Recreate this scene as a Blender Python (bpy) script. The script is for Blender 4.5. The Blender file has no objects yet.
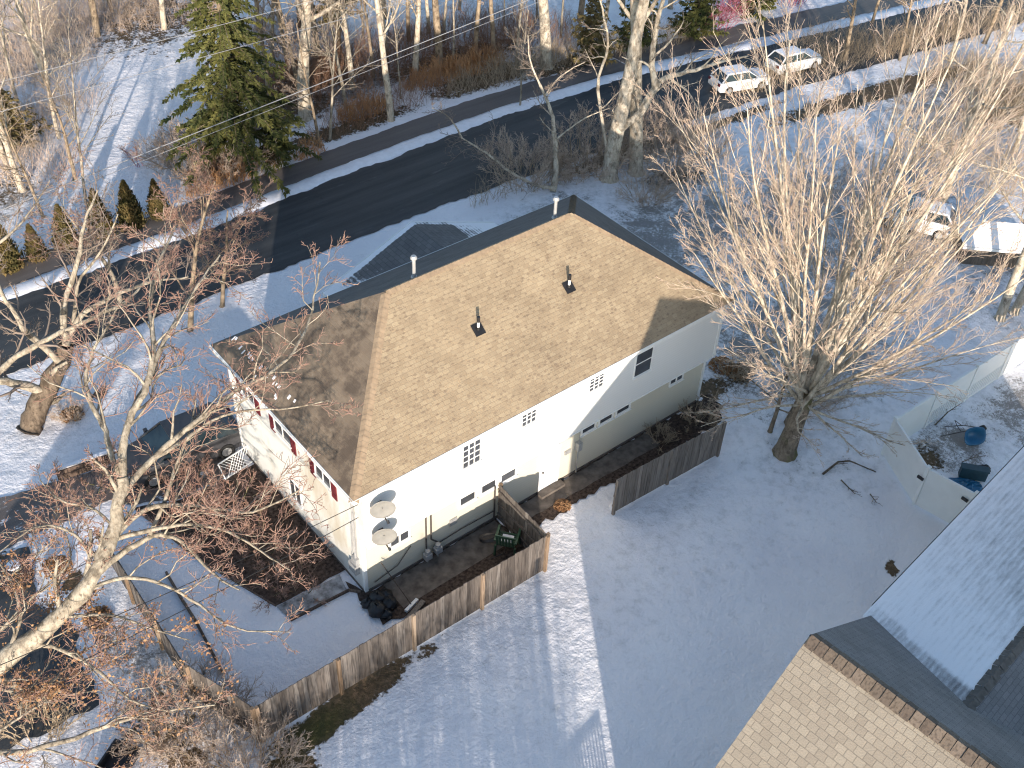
import bpy, math, random
import numpy as np
from mathutils import Vector, Matrix
R = math.radians
C = bpy.context.scene.collection
sc = bpy.context.scene

# ------------------------------------------------------------------ camera
CAM = np.array([-10.9995, -19.4252, 28.8362]); YAW, PITCH, ROLL, FPX = 0.7134, 0.7260, 0.0514, 1088.35
def cam_axes():
    f = np.array([math.sin(YAW)*math.cos(PITCH), math.cos(YAW)*math.cos(PITCH), -math.sin(PITCH)])
    r = np.cross(f, [0, 0, 1]); r /= np.linalg.norm(r); u = np.cross(r, f)
    c, s = math.cos(ROLL), math.sin(ROLL)
    return c*r+s*u, -s*r+c*u, f
CR, CU, CF = cam_axes()
def P(x, y, z=0.0):
    d = CF + CR*(x-512)/FPX - CU*(y-384)/FPX
    p = CAM + d*((z-CAM[2])/d[2])
    return Vector((float(p[0]), float(p[1]), float(p[2])))
def PY(x, y, Y):
    d = CF + CR*(x-512)/FPX - CU*(y-384)/FPX
    p = CAM + d*((Y-CAM[1])/d[1])
    return Vector((float(p[0]), float(p[1]), float(p[2])))
cd = bpy.data.cameras.new('camera'); cam = bpy.data.objects.new('camera', cd); C.objects.link(cam)
M = Matrix(((CR[0], CU[0], -CF[0], CAM[0]), (CR[1], CU[1], -CF[1], CAM[1]), (CR[2], CU[2], -CF[2], CAM[2]), (0, 0, 0, 1)))
cam.matrix_world = M
cd.sensor_width = 36; cd.lens = FPX*36/1024; cd.clip_start = .5; cd.clip_end = 3000
sc.camera = cam

# ------------------------------------------------------------------ light
SAZ, SEL = 34.5, 11.0            # shadows run towards this compass angle (from +Y to +X)
w = bpy.data.worlds.new('World'); sc.world = w; w.use_nodes = True
nt = w.node_tree; bg = nt.nodes['Background']; sky = nt.nodes.new('ShaderNodeTexSky')
sky.sky_type = 'NISHITA'; sky.sun_disc = False; sky.sun_elevation = R(SEL); sky.sun_rotation = R(SAZ+180)
sky.ozone_density = 1.6; sky.dust_density = .6
nt.links.new(sky.outputs[0], bg.inputs[0]); bg.inputs[1].default_value = .122
sd = bpy.data.lights.new('sun', 'SUN'); so = bpy.data.objects.new('sun', sd); C.objects.link(so)
sd.energy = 2.85; sd.angle = R(.55); sd.color = (1, .88, .75)
sdir = Vector((math.sin(R(SAZ))*math.cos(R(SEL)), math.cos(R(SAZ))*math.cos(R(SEL)), -math.sin(R(SEL))))
so.rotation_euler = (-sdir).to_track_quat('Z', 'Y').to_euler(); so.location = (-60, -80, 30)
sc.view_settings.view_transform = 'Standard'; sc.view_settings.look = 'None'
sc.view_settings.exposure = 1.36; sc.view_settings.gamma = 1
sc.render.engine = 'CYCLES'; sc.cycles.max_bounces = 6; sc.cycles.use_denoising = True; sc.cycles.pixel_filter_type = 'BLACKMAN_HARRIS'; sc.cycles.filter_width = 1.15

# ------------------------------------------------------------------ tagging
def tag(o, label=None, cat=None, group=None, kind=None):
    if label: o['label'] = label
    if cat: o['category'] = cat
    if group: o['group'] = group
    if kind: o['kind'] = kind
    return o
def thing(name, label, cat, loc=(0, 0, 0), rz=0, group=None):
    o = bpy.data.objects.new(name, None); C.objects.link(o); o.location = loc; o.rotation_euler = (0, 0, rz)
    o.empty_display_size = .2
    return tag(o, label, cat, group)
def dup(root, loc, rz, label, scale=1.0, group=None):
    r = root.copy(); C.objects.link(r); r.location = loc; r.rotation_euler = (root.rotation_euler[0], root.rotation_euler[1], rz)
    r.scale = (scale,)*3 if not isinstance(scale, tuple) else scale; r['label'] = label
    if group: r['group'] = group
    for ch in list(root.children):
        c = ch.copy(); C.objects.link(c); c.parent = r
        for g in ch.children:
            d = g.copy(); C.objects.link(d); d.parent = c
    return r

# ------------------------------------------------------------------ materials
class N:
    def __init__(s, name):
        s.m = bpy.data.materials.new(name); s.m.use_nodes = True; s.t = s.m.node_tree
        s.b = s.t.nodes['Principled BSDF']; s.tc = s.t.nodes.new('ShaderNodeTexCoord')
    def n(s, typ, **k):
        x = s.t.nodes.new('ShaderNode'+typ)
        for a, v in k.items(): setattr(x, a, v)
        return x
    def l(s, a, b): s.t.links.new(a, b)
    def noise(s, scale, detail=4, rough=.55, co='Object', vec=None, stretch=None, dist=0):
        n = s.n('TexNoise'); n.inputs['Scale'].default_value = scale; n.inputs['Detail'].default_value = detail
        n.inputs['Roughness'].default_value = rough; n.inputs['Distortion'].default_value = dist
        src = vec or s.tc.outputs[co]
        if stretch:
            mp = s.n('Mapping'); mp.inputs['Scale'].default_value = stretch; s.l(src, mp.inputs[0]); src = mp.outputs[0]
        s.l(src, n.inputs['Vector']); return n.outputs[0]
    def ramp(s, src, stops, interp='LINEAR'):
        r = s.n('ValToRGB'); r.color_ramp.interpolation = interp
        e = r.color_ramp.elements
        while len(e) < len(stops): e.new(.5)
        for i, (p, c) in enumerate(stops):
            e[i].position = p; e[i].color = (*c, 1) if isinstance(c, tuple) else (c, c, c, 1)
        s.l(src, r.inputs[0]); return r.outputs[0]
    def mix(s, f, a, b, mode='MIX'):
        x = s.n('Mix', data_type='RGBA', blend_type=mode)
        for i, v in ((0, f), (6, a), (7, b)):
            if isinstance(v, (int, float)): x.inputs[i].default_value = v
            elif isinstance(v, tuple): x.inputs[i].default_value = (*v, 1)
            else: s.l(v, x.inputs[i])
        return x.outputs[2]
    def math(s, op, a, b=None, clamp=False):
        x = s.n('Math', operation=op, use_clamp=clamp)
        for i, v in ((0, a), (1, b)):
            if v is None: continue
            if isinstance(v, (int, float)): x.inputs[i].default_value = v
            else: s.l(v, x.inputs[i])
        return x.outputs[0]
    def maprange(s, v, a, b, c=0., d=1., smooth=True):
        x = s.n('MapRange'); x.interpolation_type = 'SMOOTHSTEP' if smooth else 'LINEAR'
        for i, q in ((0, v), (1, a), (2, b), (3, c), (4, d)):
            if isinstance(q, (int, float)): x.inputs[i].default_value = q
            else: s.l(q, x.inputs[i])
        return x.outputs[0]
    def bump(s, h, strength=.5, dist=.05):
        b = s.n('Bump'); b.inputs['Strength'].default_value = strength; b.inputs['Distance'].default_value = dist
        s.l(h, b.inputs['Height']); s.l(b.outputs[0], s.b.inputs['Normal'])
    def out(s, col, rough=.8, spec=.3):
        if isinstance(col, tuple): s.b.inputs['Base Color'].default_value = (*col, 1)
        else: s.l(col, s.b.inputs['Base Color'])
        s.b.inputs['Roughness'].default_value = rough; s.b.inputs['Specular IOR Level'].default_value = spec
        return s.m
MT = {}
def plain(name, col, rough=.7, var=.12, scale=6, spec=.3, metal=0, bump=0):
    s = N(name); n = s.noise(scale, 5)
    lo = tuple(c*(1-var) for c in col); hi = tuple(min(1, c*(1+var)) for c in col)
    c = s.ramp(n, [(.3, lo), (.7, hi)]); s.out(c, rough, spec); s.b.inputs['Metallic'].default_value = metal
    if bump: s.bump(s.noise(scale*4, 5), bump, .02)
    MT[name] = s.m; return s.m

SNOW = (.80, .83, .88)
def m_ground():
    s = N('snow_ground'); at = s.n('Attribute', attribute_name='bare'); sep = s.n('SeparateColor'); s.l(at.outputs['Color'], sep.inputs[0])
    co = 'Object'
    nb = s.noise(1.7, 8, .68, co); nf = s.noise(7.5, 6, .7, co); nl = s.noise(.35, 4, .5, co)
    # broad bare areas
    v = s.math('ADD', s.math('MULTIPLY', nb, .5), s.math('MULTIPLY', nf, .5))
    t = s.maprange(sep.outputs[0], 0, 1, .18, .80, smooth=False)
    bare = s.maprange(s.math('SUBTRACT', t, v), -.035, .035)
    # specks of grass and leaves, also painted twig shade near the maple
    t2 = s.maprange(sep.outputs[1], 0, 1, .25, .56, smooth=False)
    spk = s.maprange(s.math('SUBTRACT', t2, s.math('ADD', s.math('MULTIPLY', s.noise(9, 8, .8, co, dist=.8), .62), s.math('MULTIPLY', s.noise(1.1, 4, .6, co), .38))), -.01, .06, 0, .8)
    snow = s.ramp(nl, [(.3, (.80, .79, .83)), (.7, (.90, .885, .905))])
    snow = s.mix(s.maprange(s.noise(14, 5, .7, co), .35, .2), snow, (.64, .63, .655))
    thin = s.maprange(s.math('SUBTRACT', t2, s.noise(2.2, 8, .75, co)), -.16, .1)
    snow = s.mix(s.math('MULTIPLY', thin, .45), snow, (.42, .42, .42))
    grass = s.mix(s.noise(1.3, 4, .6, co), (.045, .04, .022), (.16, .105, .06))
    grass = s.mix(s.maprange(nf, .45, .65), grass, (.20, .13, .08))
    grass = s.mix(s.math('MULTIPLY', sep.outputs[2], .85), grass, (.06, .065, .02))
    col = s.mix(bare, s.mix(spk, snow, (.17, .15, .13)), grass)
    s.out(col, .75, .25)
    h = s.math('ADD', s.math('MULTIPLY', s.noise(2.6, 7, .62, co), 1.0), s.math('MULTIPLY', s.noise(11, 5, .6, co), .25))
    h = s.math('ADD', h, s.math('MULTIPLY', s.noise(.8, 3, .5, co), .8))
    s.bump(s.math('SUBTRACT', h, s.math('MULTIPLY', bare, .6)), .7, .17)
    return s.m
def m_asphalt(name, a, b, snowy=.0):
    s = N(name); n = s.noise(.7, 7, .66, stretch=(.10, 1.6, 1)); g = s.noise(30, 3)
    c = s.ramp(n, [(.38, a), (.68, b)]); c = s.mix(.25, c, s.ramp(g, [(.3, tuple(x*.6 for x in a)), (.7, tuple(x*1.5 for x in b))]))
    if name.startswith('road'):
        c = s.mix(s.maprange(s.noise(1.1, 8, .75, stretch=(.35, 2.2, 1)), .56, .72, 0, .45), c, (.16, .165, .17))
        c = s.mix(s.maprange(s.noise(.9, 9, .8), .60, .64, 0, .5), c, (.02, .024, .028))
    if snowy:
        v = s.noise(2.2, 8, .7, stretch=(.6, 1.4, 1)); c = s.mix(s.maprange(v, .60-snowy*.1, .66-snowy*.1), c, (.62, .65, .70))
    s.out(c, .62, .35); s.bump(g, .3, .01); return s.m
def m_shingle(name, c1, c2, mort, bw=.30, rh=.14, spots=None, stain=None, snow=None, msize=.008, soft=.12):
    s = N(name); uv = s.tc.outputs['UV']
    b = s.n('TexBrick'); b.offset = .5
    b.inputs['Scale'].default_value = 1; b.inputs['Brick Width'].default_value = bw; b.inputs['Row Height'].default_value = rh
    b.inputs['Mortar Size'].default_value = msize; b.inputs['Mortar Smooth'].default_value = .2; b.inputs['Bias'].default_value = 0
    b.inputs['Color1'].default_value = (*c1, 1); b.inputs['Color2'].default_value = (*c2, 1); b.inputs['Mortar'].default_value = (*mort, 1)
    mp = s.n('Mapping'); s.l(uv, mp.inputs[0])
    dn = s.n('Mix', data_type='VECTOR'); dn.inputs[0].default_value = .006
    nn = s.n('TexNoise'); nn.inputs['Scale'].default_value = 3; s.l(uv, nn.inputs['Vector'])
    s.l(mp.outputs[0], dn.inputs[4]); s.l(nn.outputs[1], dn.inputs[5]); s.l(dn.outputs[1], b.inputs['Vector'])
    c = b.outputs['Color']
    c = s.mix(.35, c, s.ramp(s.noise(.9, 6, .6, vec=uv), [(.3, tuple(x*.72 for x in c1)), (.7, tuple(min(1, x*1.2) for x in c2))]))
    c = s.mix(.35, c, s.ramp(s.noise(45, 3, .6, vec=uv), [(.3, .18), (.7, .9)]), 'SOFT_LIGHT')
    if spots:
        mv = s.n('Mapping'); mv.inputs['Scale'].default_value = (1.0, 1.9, 1); mv.inputs['Rotation'].default_value = (0, 0, .12); s.l(uv, mv.inputs[0])
        v = s.n('TexVoronoi', distance='MANHATTAN'); v.inputs['Scale'].default_value = 4.6; v.inputs['Randomness'].default_value = .75; s.l(mv.outputs[0], v.inputs['Vector'])
        c = s.mix(s.maprange(v.outputs['Distance'], .58, .30, 0, .62), c, spots)
        c = s.mix(s.maprange(s.noise(.28, 4, .6, vec=uv, stretch=(1, .25, 1)),   .4, .62, 0, .15), c, tuple(q*1.2 for q in c2))
    if stain:
        sv = s.maprange(s.noise(.7, 7, .7, vec=uv), .44, .60); c = s.mix(s.math('MULTIPLY', sv, .75), c, stain)
    h = b.outputs['Fac']
    s.bump(s.math('SUBTRACT', s.noise(25, 3, vec=uv), s.math('MULTIPLY', h, 1.5)), .45, .02)
    if snow:
        at = s.n('Attribute', attribute_name='snow'); sep = s.n('SeparateColor'); s.l(at.outputs['Color'], sep.inputs[0])
        n1 = s.noise(2.0, 10, .8, vec=uv, stretch=snow)
        rows = s.math('MULTIPLY', s.math('SINE', s.math('MULTIPLY', sep_uv(s, uv, 1), 2*math.pi/rh/1.0)), .05)
        v = s.math('ADD', n1, rows)
        f = s.maprange(s.math('SUBTRACT', s.math('MULTIPLY', sep.outputs[0], 1.0), v), -soft, soft*1.5)
        c = s.mix(f, c, (.86, .85, .87))
    s.out(c, .85, .25); return s.m
def sep_uv(s, uv, i):
    x = s.n('SeparateXYZ'); s.l(uv, x.inputs[0]); return x.outputs[i]
def m_siding(name, col, dirt=None, per=.115, amt=.5):
    s = N(name); x = s.n('SeparateXYZ'); s.l(s.tc.outputs['Object'], x.inputs[0])
    f = s.math('FRACT', s.math('DIVIDE', x.outputs[2], per))
    c = s.mix(s.maprange(f, .0, .12, 1, 0), col, tuple(v*.72 for v in col))
    c = s.mix(s.noise(.9, 6, .6, stretch=(1, 1, .6)), c, tuple(v*.9 for v in col))
    if dirt:
        c = s.mix(s.math('MULTIPLY', s.maprange(s.noise(.55, 7, .68, stretch=(1, 1, .45)), .46, .66), amt), c, dirt)
    s.bump(f, .35, .012); s.out(c, .55, .35); return s.m
def m_wood(name, a, b, c3, axis=0):
    s = N(name)
    at = s.n('Attribute', attribute_name='tone'); n1 = s.noise(1.6, 7, .7, stretch=(16, 16, .8)); n2 = s.noise(3, 5, .6, stretch=(6, 6, .4))
    c = s.ramp(n1, [(.3, a), (.5, b), (.72, c3)])
    c = s.mix(.62, c, s.ramp(at.outputs['Fac'], [(0, a), (.5, b), (1, c3)]))
    # damp, frosty stain near the ground, green algae
    c = s.mix(s.maprange(n2, .48, .62, 0, .55), c, tuple(v*.5 for v in a))
    s.bump(n1, .4, .02); s.out(c, .85, .2); return s.m
def m_bark(name, a, b, moss=None, sc_=5):
    s = N(name); n = s.noise(sc_, 7, .65, stretch=(1, 1, .5)); c = s.ramp(n, [(.32, a), (.62, b)])
    c = s.mix(s.maprange(s.noise(3.4, 6, .7, stretch=(1, 1, .6)), .50, .62, 0, .75), c, tuple(v*.42 for v in a))
    c = s.mix(s.maprange(s.noise(13, 5, .7, stretch=(1, 1, .35)), .5, .68, 0, .6), c, tuple(v*.5 for v in a))
    if moss: c = s.mix(s.maprange(s.noise(1.1, 4), .5, .62, 0, .6), c, moss)
    s.bump(n, .8, .06); s.out(c, .9, .15); return s.m
def m_leafy(name, a, b, sc_=2.5, trans=True):
    s = N(name); n = s.noise(sc_, 5, .6); c = s.ramp(n, [(.33, a), (.66, b)]); s.out(c, .75, .2); return s.m

MT['ground'] = m_ground()
MT['road'] = m_asphalt('road_asphalt', (.022, .026, .031), (.075, .078, .080))
MT['walk'] = m_asphalt('walk_asphalt', (.085, .075, .072), (.17, .15, .14))
MT['drive'] = m_asphalt('drive_asphalt', (.10, .085, .08), (.20, .17, .155), .15)
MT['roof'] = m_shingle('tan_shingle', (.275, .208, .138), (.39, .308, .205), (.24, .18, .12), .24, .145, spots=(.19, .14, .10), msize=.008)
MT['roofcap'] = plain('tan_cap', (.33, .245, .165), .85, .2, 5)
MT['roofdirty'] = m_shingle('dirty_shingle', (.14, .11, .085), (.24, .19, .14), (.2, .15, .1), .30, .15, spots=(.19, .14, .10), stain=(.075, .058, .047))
MT['roofshade'] = m_shingle('shade_dark_shingle', (.10, .095, .095), (.15, .14, .135), (.06, .06, .06))  # darker copy of the tan roof, shade of the rear slopes in the colour
MT['porch'] = m_shingle('porch_shingle', (.13, .125, .125), (.18, .17, .165), (.05, .05, .05), .3, .2, snow=(.8, .8, 1), soft=.07)
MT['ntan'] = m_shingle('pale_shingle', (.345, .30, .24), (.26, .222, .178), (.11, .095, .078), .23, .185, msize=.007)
MT['nshade'] = m_shingle('shade_toned_shingle', (.16, .155, .155), (.22, .21, .21), (.09, .09, .09), .26, .12)  # dark counterpart of the pale shingles, with the slope's shade painted in
MT['nsnow'] = m_shingle('snowy_shingle', (.14, .14, .145), (.19, .18, .18), (.08, .08, .08), .26, .16, snow=(.8, 2.4, 1), soft=.30)
MT['ncap'] = None
MT['ncapdark'] = plain('dark_cap', (.12, .11, .10), .85, .3, 6)
MT['white_siding'] = m_siding('white_siding', (.80, .80, .78))
MT['side_siding'] = m_siding('stained_white_siding', (.76, .75, .71), (.42, .33, .20), amt=.55)
MT['tan_siding'] = m_siding('cream_siding', (.69, .65, .54))
MT['trim'] = plain('white_trim', (.82, .82, .80), .5, .05)
MT['concrete'] = plain('concrete', (.135, .115, .10), .9, .45, 3, bump=.4)
MT['glass'] = plain('window_glass', (.055, .06, .07), .15, .2, 2, .6)
MT['carglass'] = plain('car_glass', (.02, .035, .045), .08, .2, 2, .7)
MT['shutter'] = plain('maroon_shutter', (.13, .022, .028), .6, .2, 5)
MT['metal'] = plain('grey_metal', (.42, .42, .42), .45, .15, 6, .5, .3)
MT['dish'] = plain('dish_grey', (.23, .225, .21), .5, .12, 5)
MT['black'] = plain('black_plastic', (.018, .018, .02), .45, .3, 5, .5)
MT['darkmetal'] = plain('dark_metal', (.07, .06, .055), .5, .3, 8, .5)
MT['fence'] = m_wood('weathered_boards', (.055, .047, .043), (.13, .112, .10), (.25, .225, .205))
MT['fencepost'] = m_wood('post_wood', (.20, .135, .085), (.29, .21, .15), (.36, .29, .22))
MT['greyfence'] = m_wood('grey_boards', (.12, .10, .085), (.21, .18, .155), (.32, .28, .245))
MT['vinyl'] = plain('white_vinyl', (.78, .78, .76), .35, .04, 2, .5)
MT['snow'] = plain('snow_lump', (.86, .85, .88), .7, .06, 4, .3, bump=.5)
MT['mulch'] = plain('dark_mulch', (.075, .055, .045), .95, .7, 9, .1, bump=1)
MT['green'] = plain('green_plastic', (.035, .085, .05), .4, .15, 4, .5)
MT['blue'] = plain('blue_plastic', (.015, .11, .22), .35, .15, 4, .5)
MT['teal'] = plain('teal_plastic', (.02, .055, .075), .5, .2, 4, .4)
MT['bark_tan'] = m_bark('pale_bark', (.19, .14, .10), (.38, .30, .21))
MT['bark_big'] = m_bark('mottled_bark', (.20, .165, .125), (.46, .405, .32), sc_=5)
MT['bark_dark'] = m_bark('dark_bark', (.10, .075, .055), (.22, .17, .125))
MT['bark_maple'] = m_bark('maple_bark', (.36, .29, .215), (.66, .58, .46))
MT['bark_brown'] = m_bark('brown_bark', (.14, .105, .075), (.30, .235, .17), moss=(.13, .14, .05))
MT['twig_pink'] = m_leafy('pink_twigs', (.41, .30, .235), (.60, .485, .385))
MT['twig_red'] = m_leafy('red_buds', (.27, .15, .115), (.42, .28, .22))
MT['twig_tan'] = m_leafy('tan_twigs', (.30, .23, .16), (.44, .35, .25))
MT['twig_grey'] = m_leafy('grey_twigs', (.17, .135, .11), (.30, .24, .20))
MT['drygrass'] = m_leafy('dry_grass', (.36, .17, .07), (.62, .36, .18), 1.2)
MT['leaf'] = m_leafy('dry_leaves', (.20, .10, .05), (.42, .25, .13))
MT['needles'] = m_leafy('spruce_needles', (.022, .04, .016), (.155, .15, .045), .8)
MT['arb'] = m_leafy('arborvitae_foliage', (.05, .055, .02), (.17, .12, .05), 2.2)
MT['rust'] = m_leafy('rust_twigs', (.17, .095, .06), (.36, .215, .14), .8)
MT['magenta'] = m_leafy('magenta_twigs', (.26, .06, .10), (.40, .15, .20))
MT['carwhite'] = plain('white_car_paint', (.78, .78, .78), .3, .03, 2, .6)
MT['cardark'] = plain('charcoal_car_paint', (.05, .05, .055), .3, .1, 2, .6)
MT['tyre'] = plain('tyre', (.02, .02, .02), .8, .2, 9)
MT['servwire'] = plain('cable_black', (.03, .03, .03), .5, .1, 3)
MT['wire'] = plain('cable_grey', (.30, .30, .31), .5, .1, 3)
MT['ncap'] = m_wood('brown_cap', (.11, .085, .07), (.165, .13, .10), (.22, .175, .14))
MT['timber'] = m_wood('edging_timber', (.07, .05, .04), (.14, .1, .08), (.22, .17, .13))

# ------------------------------------------------------------------ mesh builder
class MB:
    def __init__(s): s.v = []; s.f = []; s.uv = {}; s.tone = {}
    def quad(s, pts, uv=None):
        i = len(s.v); s.v += [tuple(p) for p in pts]; s.f.append(tuple(range(i, i+len(pts))))
        if uv: s.uv[len(s.f)-1] = uv
        return s
    def box(s, x0, x1, y0, y1, z0, z1, tone=None):
        i = len(s.v); s.v += [(x, y, z) for z in (z0, z1) for y in (y0, y1) for x in (x0, x1)]
        fs = [(0, 2, 3, 1), (4, 5, 7, 6), (0, 1, 5, 4), (2, 6, 7, 3), (0, 4, 6, 2), (1, 3, 7, 5)]
        for f in fs:
            if tone is not None: s.tone[len(s.f)] = tone
            s.f.append(tuple(i+k for k in f))
        return s
    def obox(s, c, ax, ay, az, tone=None):
        """box from centre and three half-axis vectors"""
        c = Vector(c); ax = Vector(ax); ay = Vector(ay); az = Vector(az)
        i = len(s.v); s.v += [tuple(c+a*ax+b*ay+d*az) for d in (-1, 1) for b in (-1, 1) for a in (-1, 1)]
        for f in [(0, 2, 3, 1), (4, 5, 7, 6), (0, 1, 5, 4), (2, 6, 7, 3), (0, 4, 6, 2), (1, 3, 7, 5)]:
            if tone is not None: s.tone[len(s.f)] = tone
            s.f.append(tuple(i+k for k in f))
        return s
    def beam(s, a, b, w, h, tone=None):
        a = Vector(a); b = Vector(b); d = b-a; L = d.length; d = d/L
        side = d.cross(Vector((0, 0, 1)))
        if side.length < 1e-3: side = Vector((1, 0, 0))
        side.normalize(); up = side.cross(d)
        return s.obox((a+b)/2, d*L/2, side*w/2, up*h/2, tone)
    def tube(s, pts, rad, n=6, cap=True):
        pts = [Vector(p) for p in pts]; m = len(pts)
        if isinstance(rad, (int, float)): rad = [rad]*m
        t = (pts[1]-pts[0]).normalized()
        a = t.cross(Vector((0, 0, 1)) if abs(t.z) < .9 else Vector((1, 0, 0))).normalized()
        i0 = len(s.v); cs = [(math.cos(2*math.pi*k/n), math.sin(2*math.pi*k/n)) for k in range(n)]
        for j, p in enumerate(pts):
            if 0 < j < m-1: t = (pts[j+1]-pts[j-1])
            elif j == m-1: t = pts[j]-pts[j-1]
            if t.length < 1e-9: t = Vector((0, 0, 1))
            t = t.normalized(); a = (a-t*a.dot(t))
            if a.length < 1e-6: a = t.orthogonal()
            a.normalize(); b = t.cross(a); r = rad[j]
            for c_, s_ in cs:
                s.v.append((p.x+r*(a.x*c_+b.x*s_), p.y+r*(a.y*c_+b.y*s_), p.z+r*(a.z*c_+b.z*s_)))
        for j in range(m-1):
            o = i0+j*n
            for k in range(n):
                k2 = (k+1) % n; s.f.append((o+k, o+k2, o+n+k2, o+n+k))
        if cap and n > 3:
            s.f.append(tuple(i0+k for k in range(n))[::-1]); s.f.append(tuple(i0+(m-1)*n+k for k in range(n)))
        return s
    def lathe(s, prof, n=16, c=(0, 0, 0)):
        i0 = len(s.v)
        for r, z in prof:
            for k in range(n):
                a = 2*math.pi*k/n; s.v.append((c[0]+r*math.cos(a), c[1]+r*math.sin(a), c[2]+z))
        for j in range(len(prof)-1):
            for k in range(n):
                k2 = (k+1) % n; s.f.append((i0+j*n+k, i0+j*n+k2, i0+(j+1)*n+k2, i0+(j+1)*n+k))
        s.f.append(tuple(i0+k for k in range(n))[::-1]); s.f.append(tuple(i0+(len(prof)-1)*n+k for k in range(n)))
        return s
    def prism(s, poly, z0, z1):
        i = len(s.v); n = len(poly)
        s.v += [(x, y, z0) for x, y in poly]+[(x, y, z1) for x, y in poly]
        s.f.append(tuple(range(i, i+n))[::-1]); s.f.append(tuple(range(i+n, i+2*n)))
        for k in range(n):
            k2 = (k+1) % n; s.f.append((i+k, i+k2, i+n+k2, i+n+k))
        return s
    def extr(s, poly3, off):
        """extrude a 3D polygon by a vector"""
        i = len(s.v); n = len(poly3); off = Vector(off)
        s.v += [tuple(p) for p in poly3]+[tuple(Vector(p)+off) for p in poly3]
        s.f.append(tuple(range(i, i+n))[::-1]); s.f.append(tuple(range(i+n, i+2*n)))
        for k in range(n):
            k2 = (k+1) % n; s.f.append((i+k, i+k2, i+n+k2, i+n+k))
        return s
    def build(s, name, mat, parent=None, smooth=False, bevel=0, at=None):
        me = bpy.data.meshes.new(name); me.from_pydata(s.v, [], s.f); me.update()
        if s.uv:
            ul = me.uv_layers.new(name='UVMap')
            for fi, uvs in s.uv.items():
                p = me.polygons[fi]
                for k, li in enumerate(p.loop_indices): ul.data[li].uv = uvs[k]
        if s.tone:
            a = me.attributes.new('tone', 'FLOAT', 'FACE')
            arr = np.full(len(me.polygons), .5, dtype=np.float32)
            for k, v in s.tone.items(): arr[k] = v
            a.data.foreach_set('value', arr)
        me.materials.append(mat if not isinstance(mat, str) else MT[mat])
        if smooth: me.polygons.foreach_set('use_smooth', [True]*len(me.polygons))
        o = bpy.data.objects.new(name, me); C.objects.link(o)
        if at: o.location = at
        if parent: o.parent = parent
        if bevel:
            b = o.modifiers.new('bevel', 'BEVEL'); b.width = bevel; b.segments = 2; b.limit_method = 'ANGLE'
        return o
def snowattr(o, fn):
    me = o.data; a = me.color_attributes.new('snow', 'FLOAT_COLOR', 'POINT')
    for i, v in enumerate(me.vertices):
        k = fn(v.co); a.data[i].color = (k, k, k, 1)
def gridface(mb, A, B, Cc, D, nu, nv, uvA=(0, 0), su=None, sv=None):
    """A->B is u (eave), A->D is v (slope); dense grid with metric uv"""
    A, B, Cc, D = map(Vector, (A, B, Cc, D)); i0 = len(mb.v)
    u_ = (B-A).normalized(); nrm = (B-A).cross(D-A); v_ = nrm.cross(B-A).normalized()
    for j in range(nv+1):
        for i in range(nu+1):
            p = (A.lerp(B, i/nu)).lerp(D.lerp(Cc, i/nu), j/nv); mb.v.append(tuple(p))
    def uv(k): p = Vector(mb.v[k])-A; return (p.dot(u_)+uvA[0], p.dot(v_)+uvA[1])
    for j in range(nv):
        for i in range(nu):
            a = i0+j*(nu+1)+i; q = (a, a+1, a+nu+2, a+nu+1); mb.uv[len(mb.f)] = [uv(k) for k in q]; mb.f.append(q)
def face_uv(mb, pts, A=None):
    pts = [Vector(p) for p in pts]; A = A or pts[0]; u_ = (pts[1]-pts[0]).normalized()
    nrm = (pts[1]-pts[0]).cross(pts[2]-pts[0]); v_ = nrm.cross(u_).normalized()
    mb.quad(pts, [((p-A).dot(u_), (p-A).dot(v_)) for p in pts])

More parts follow.
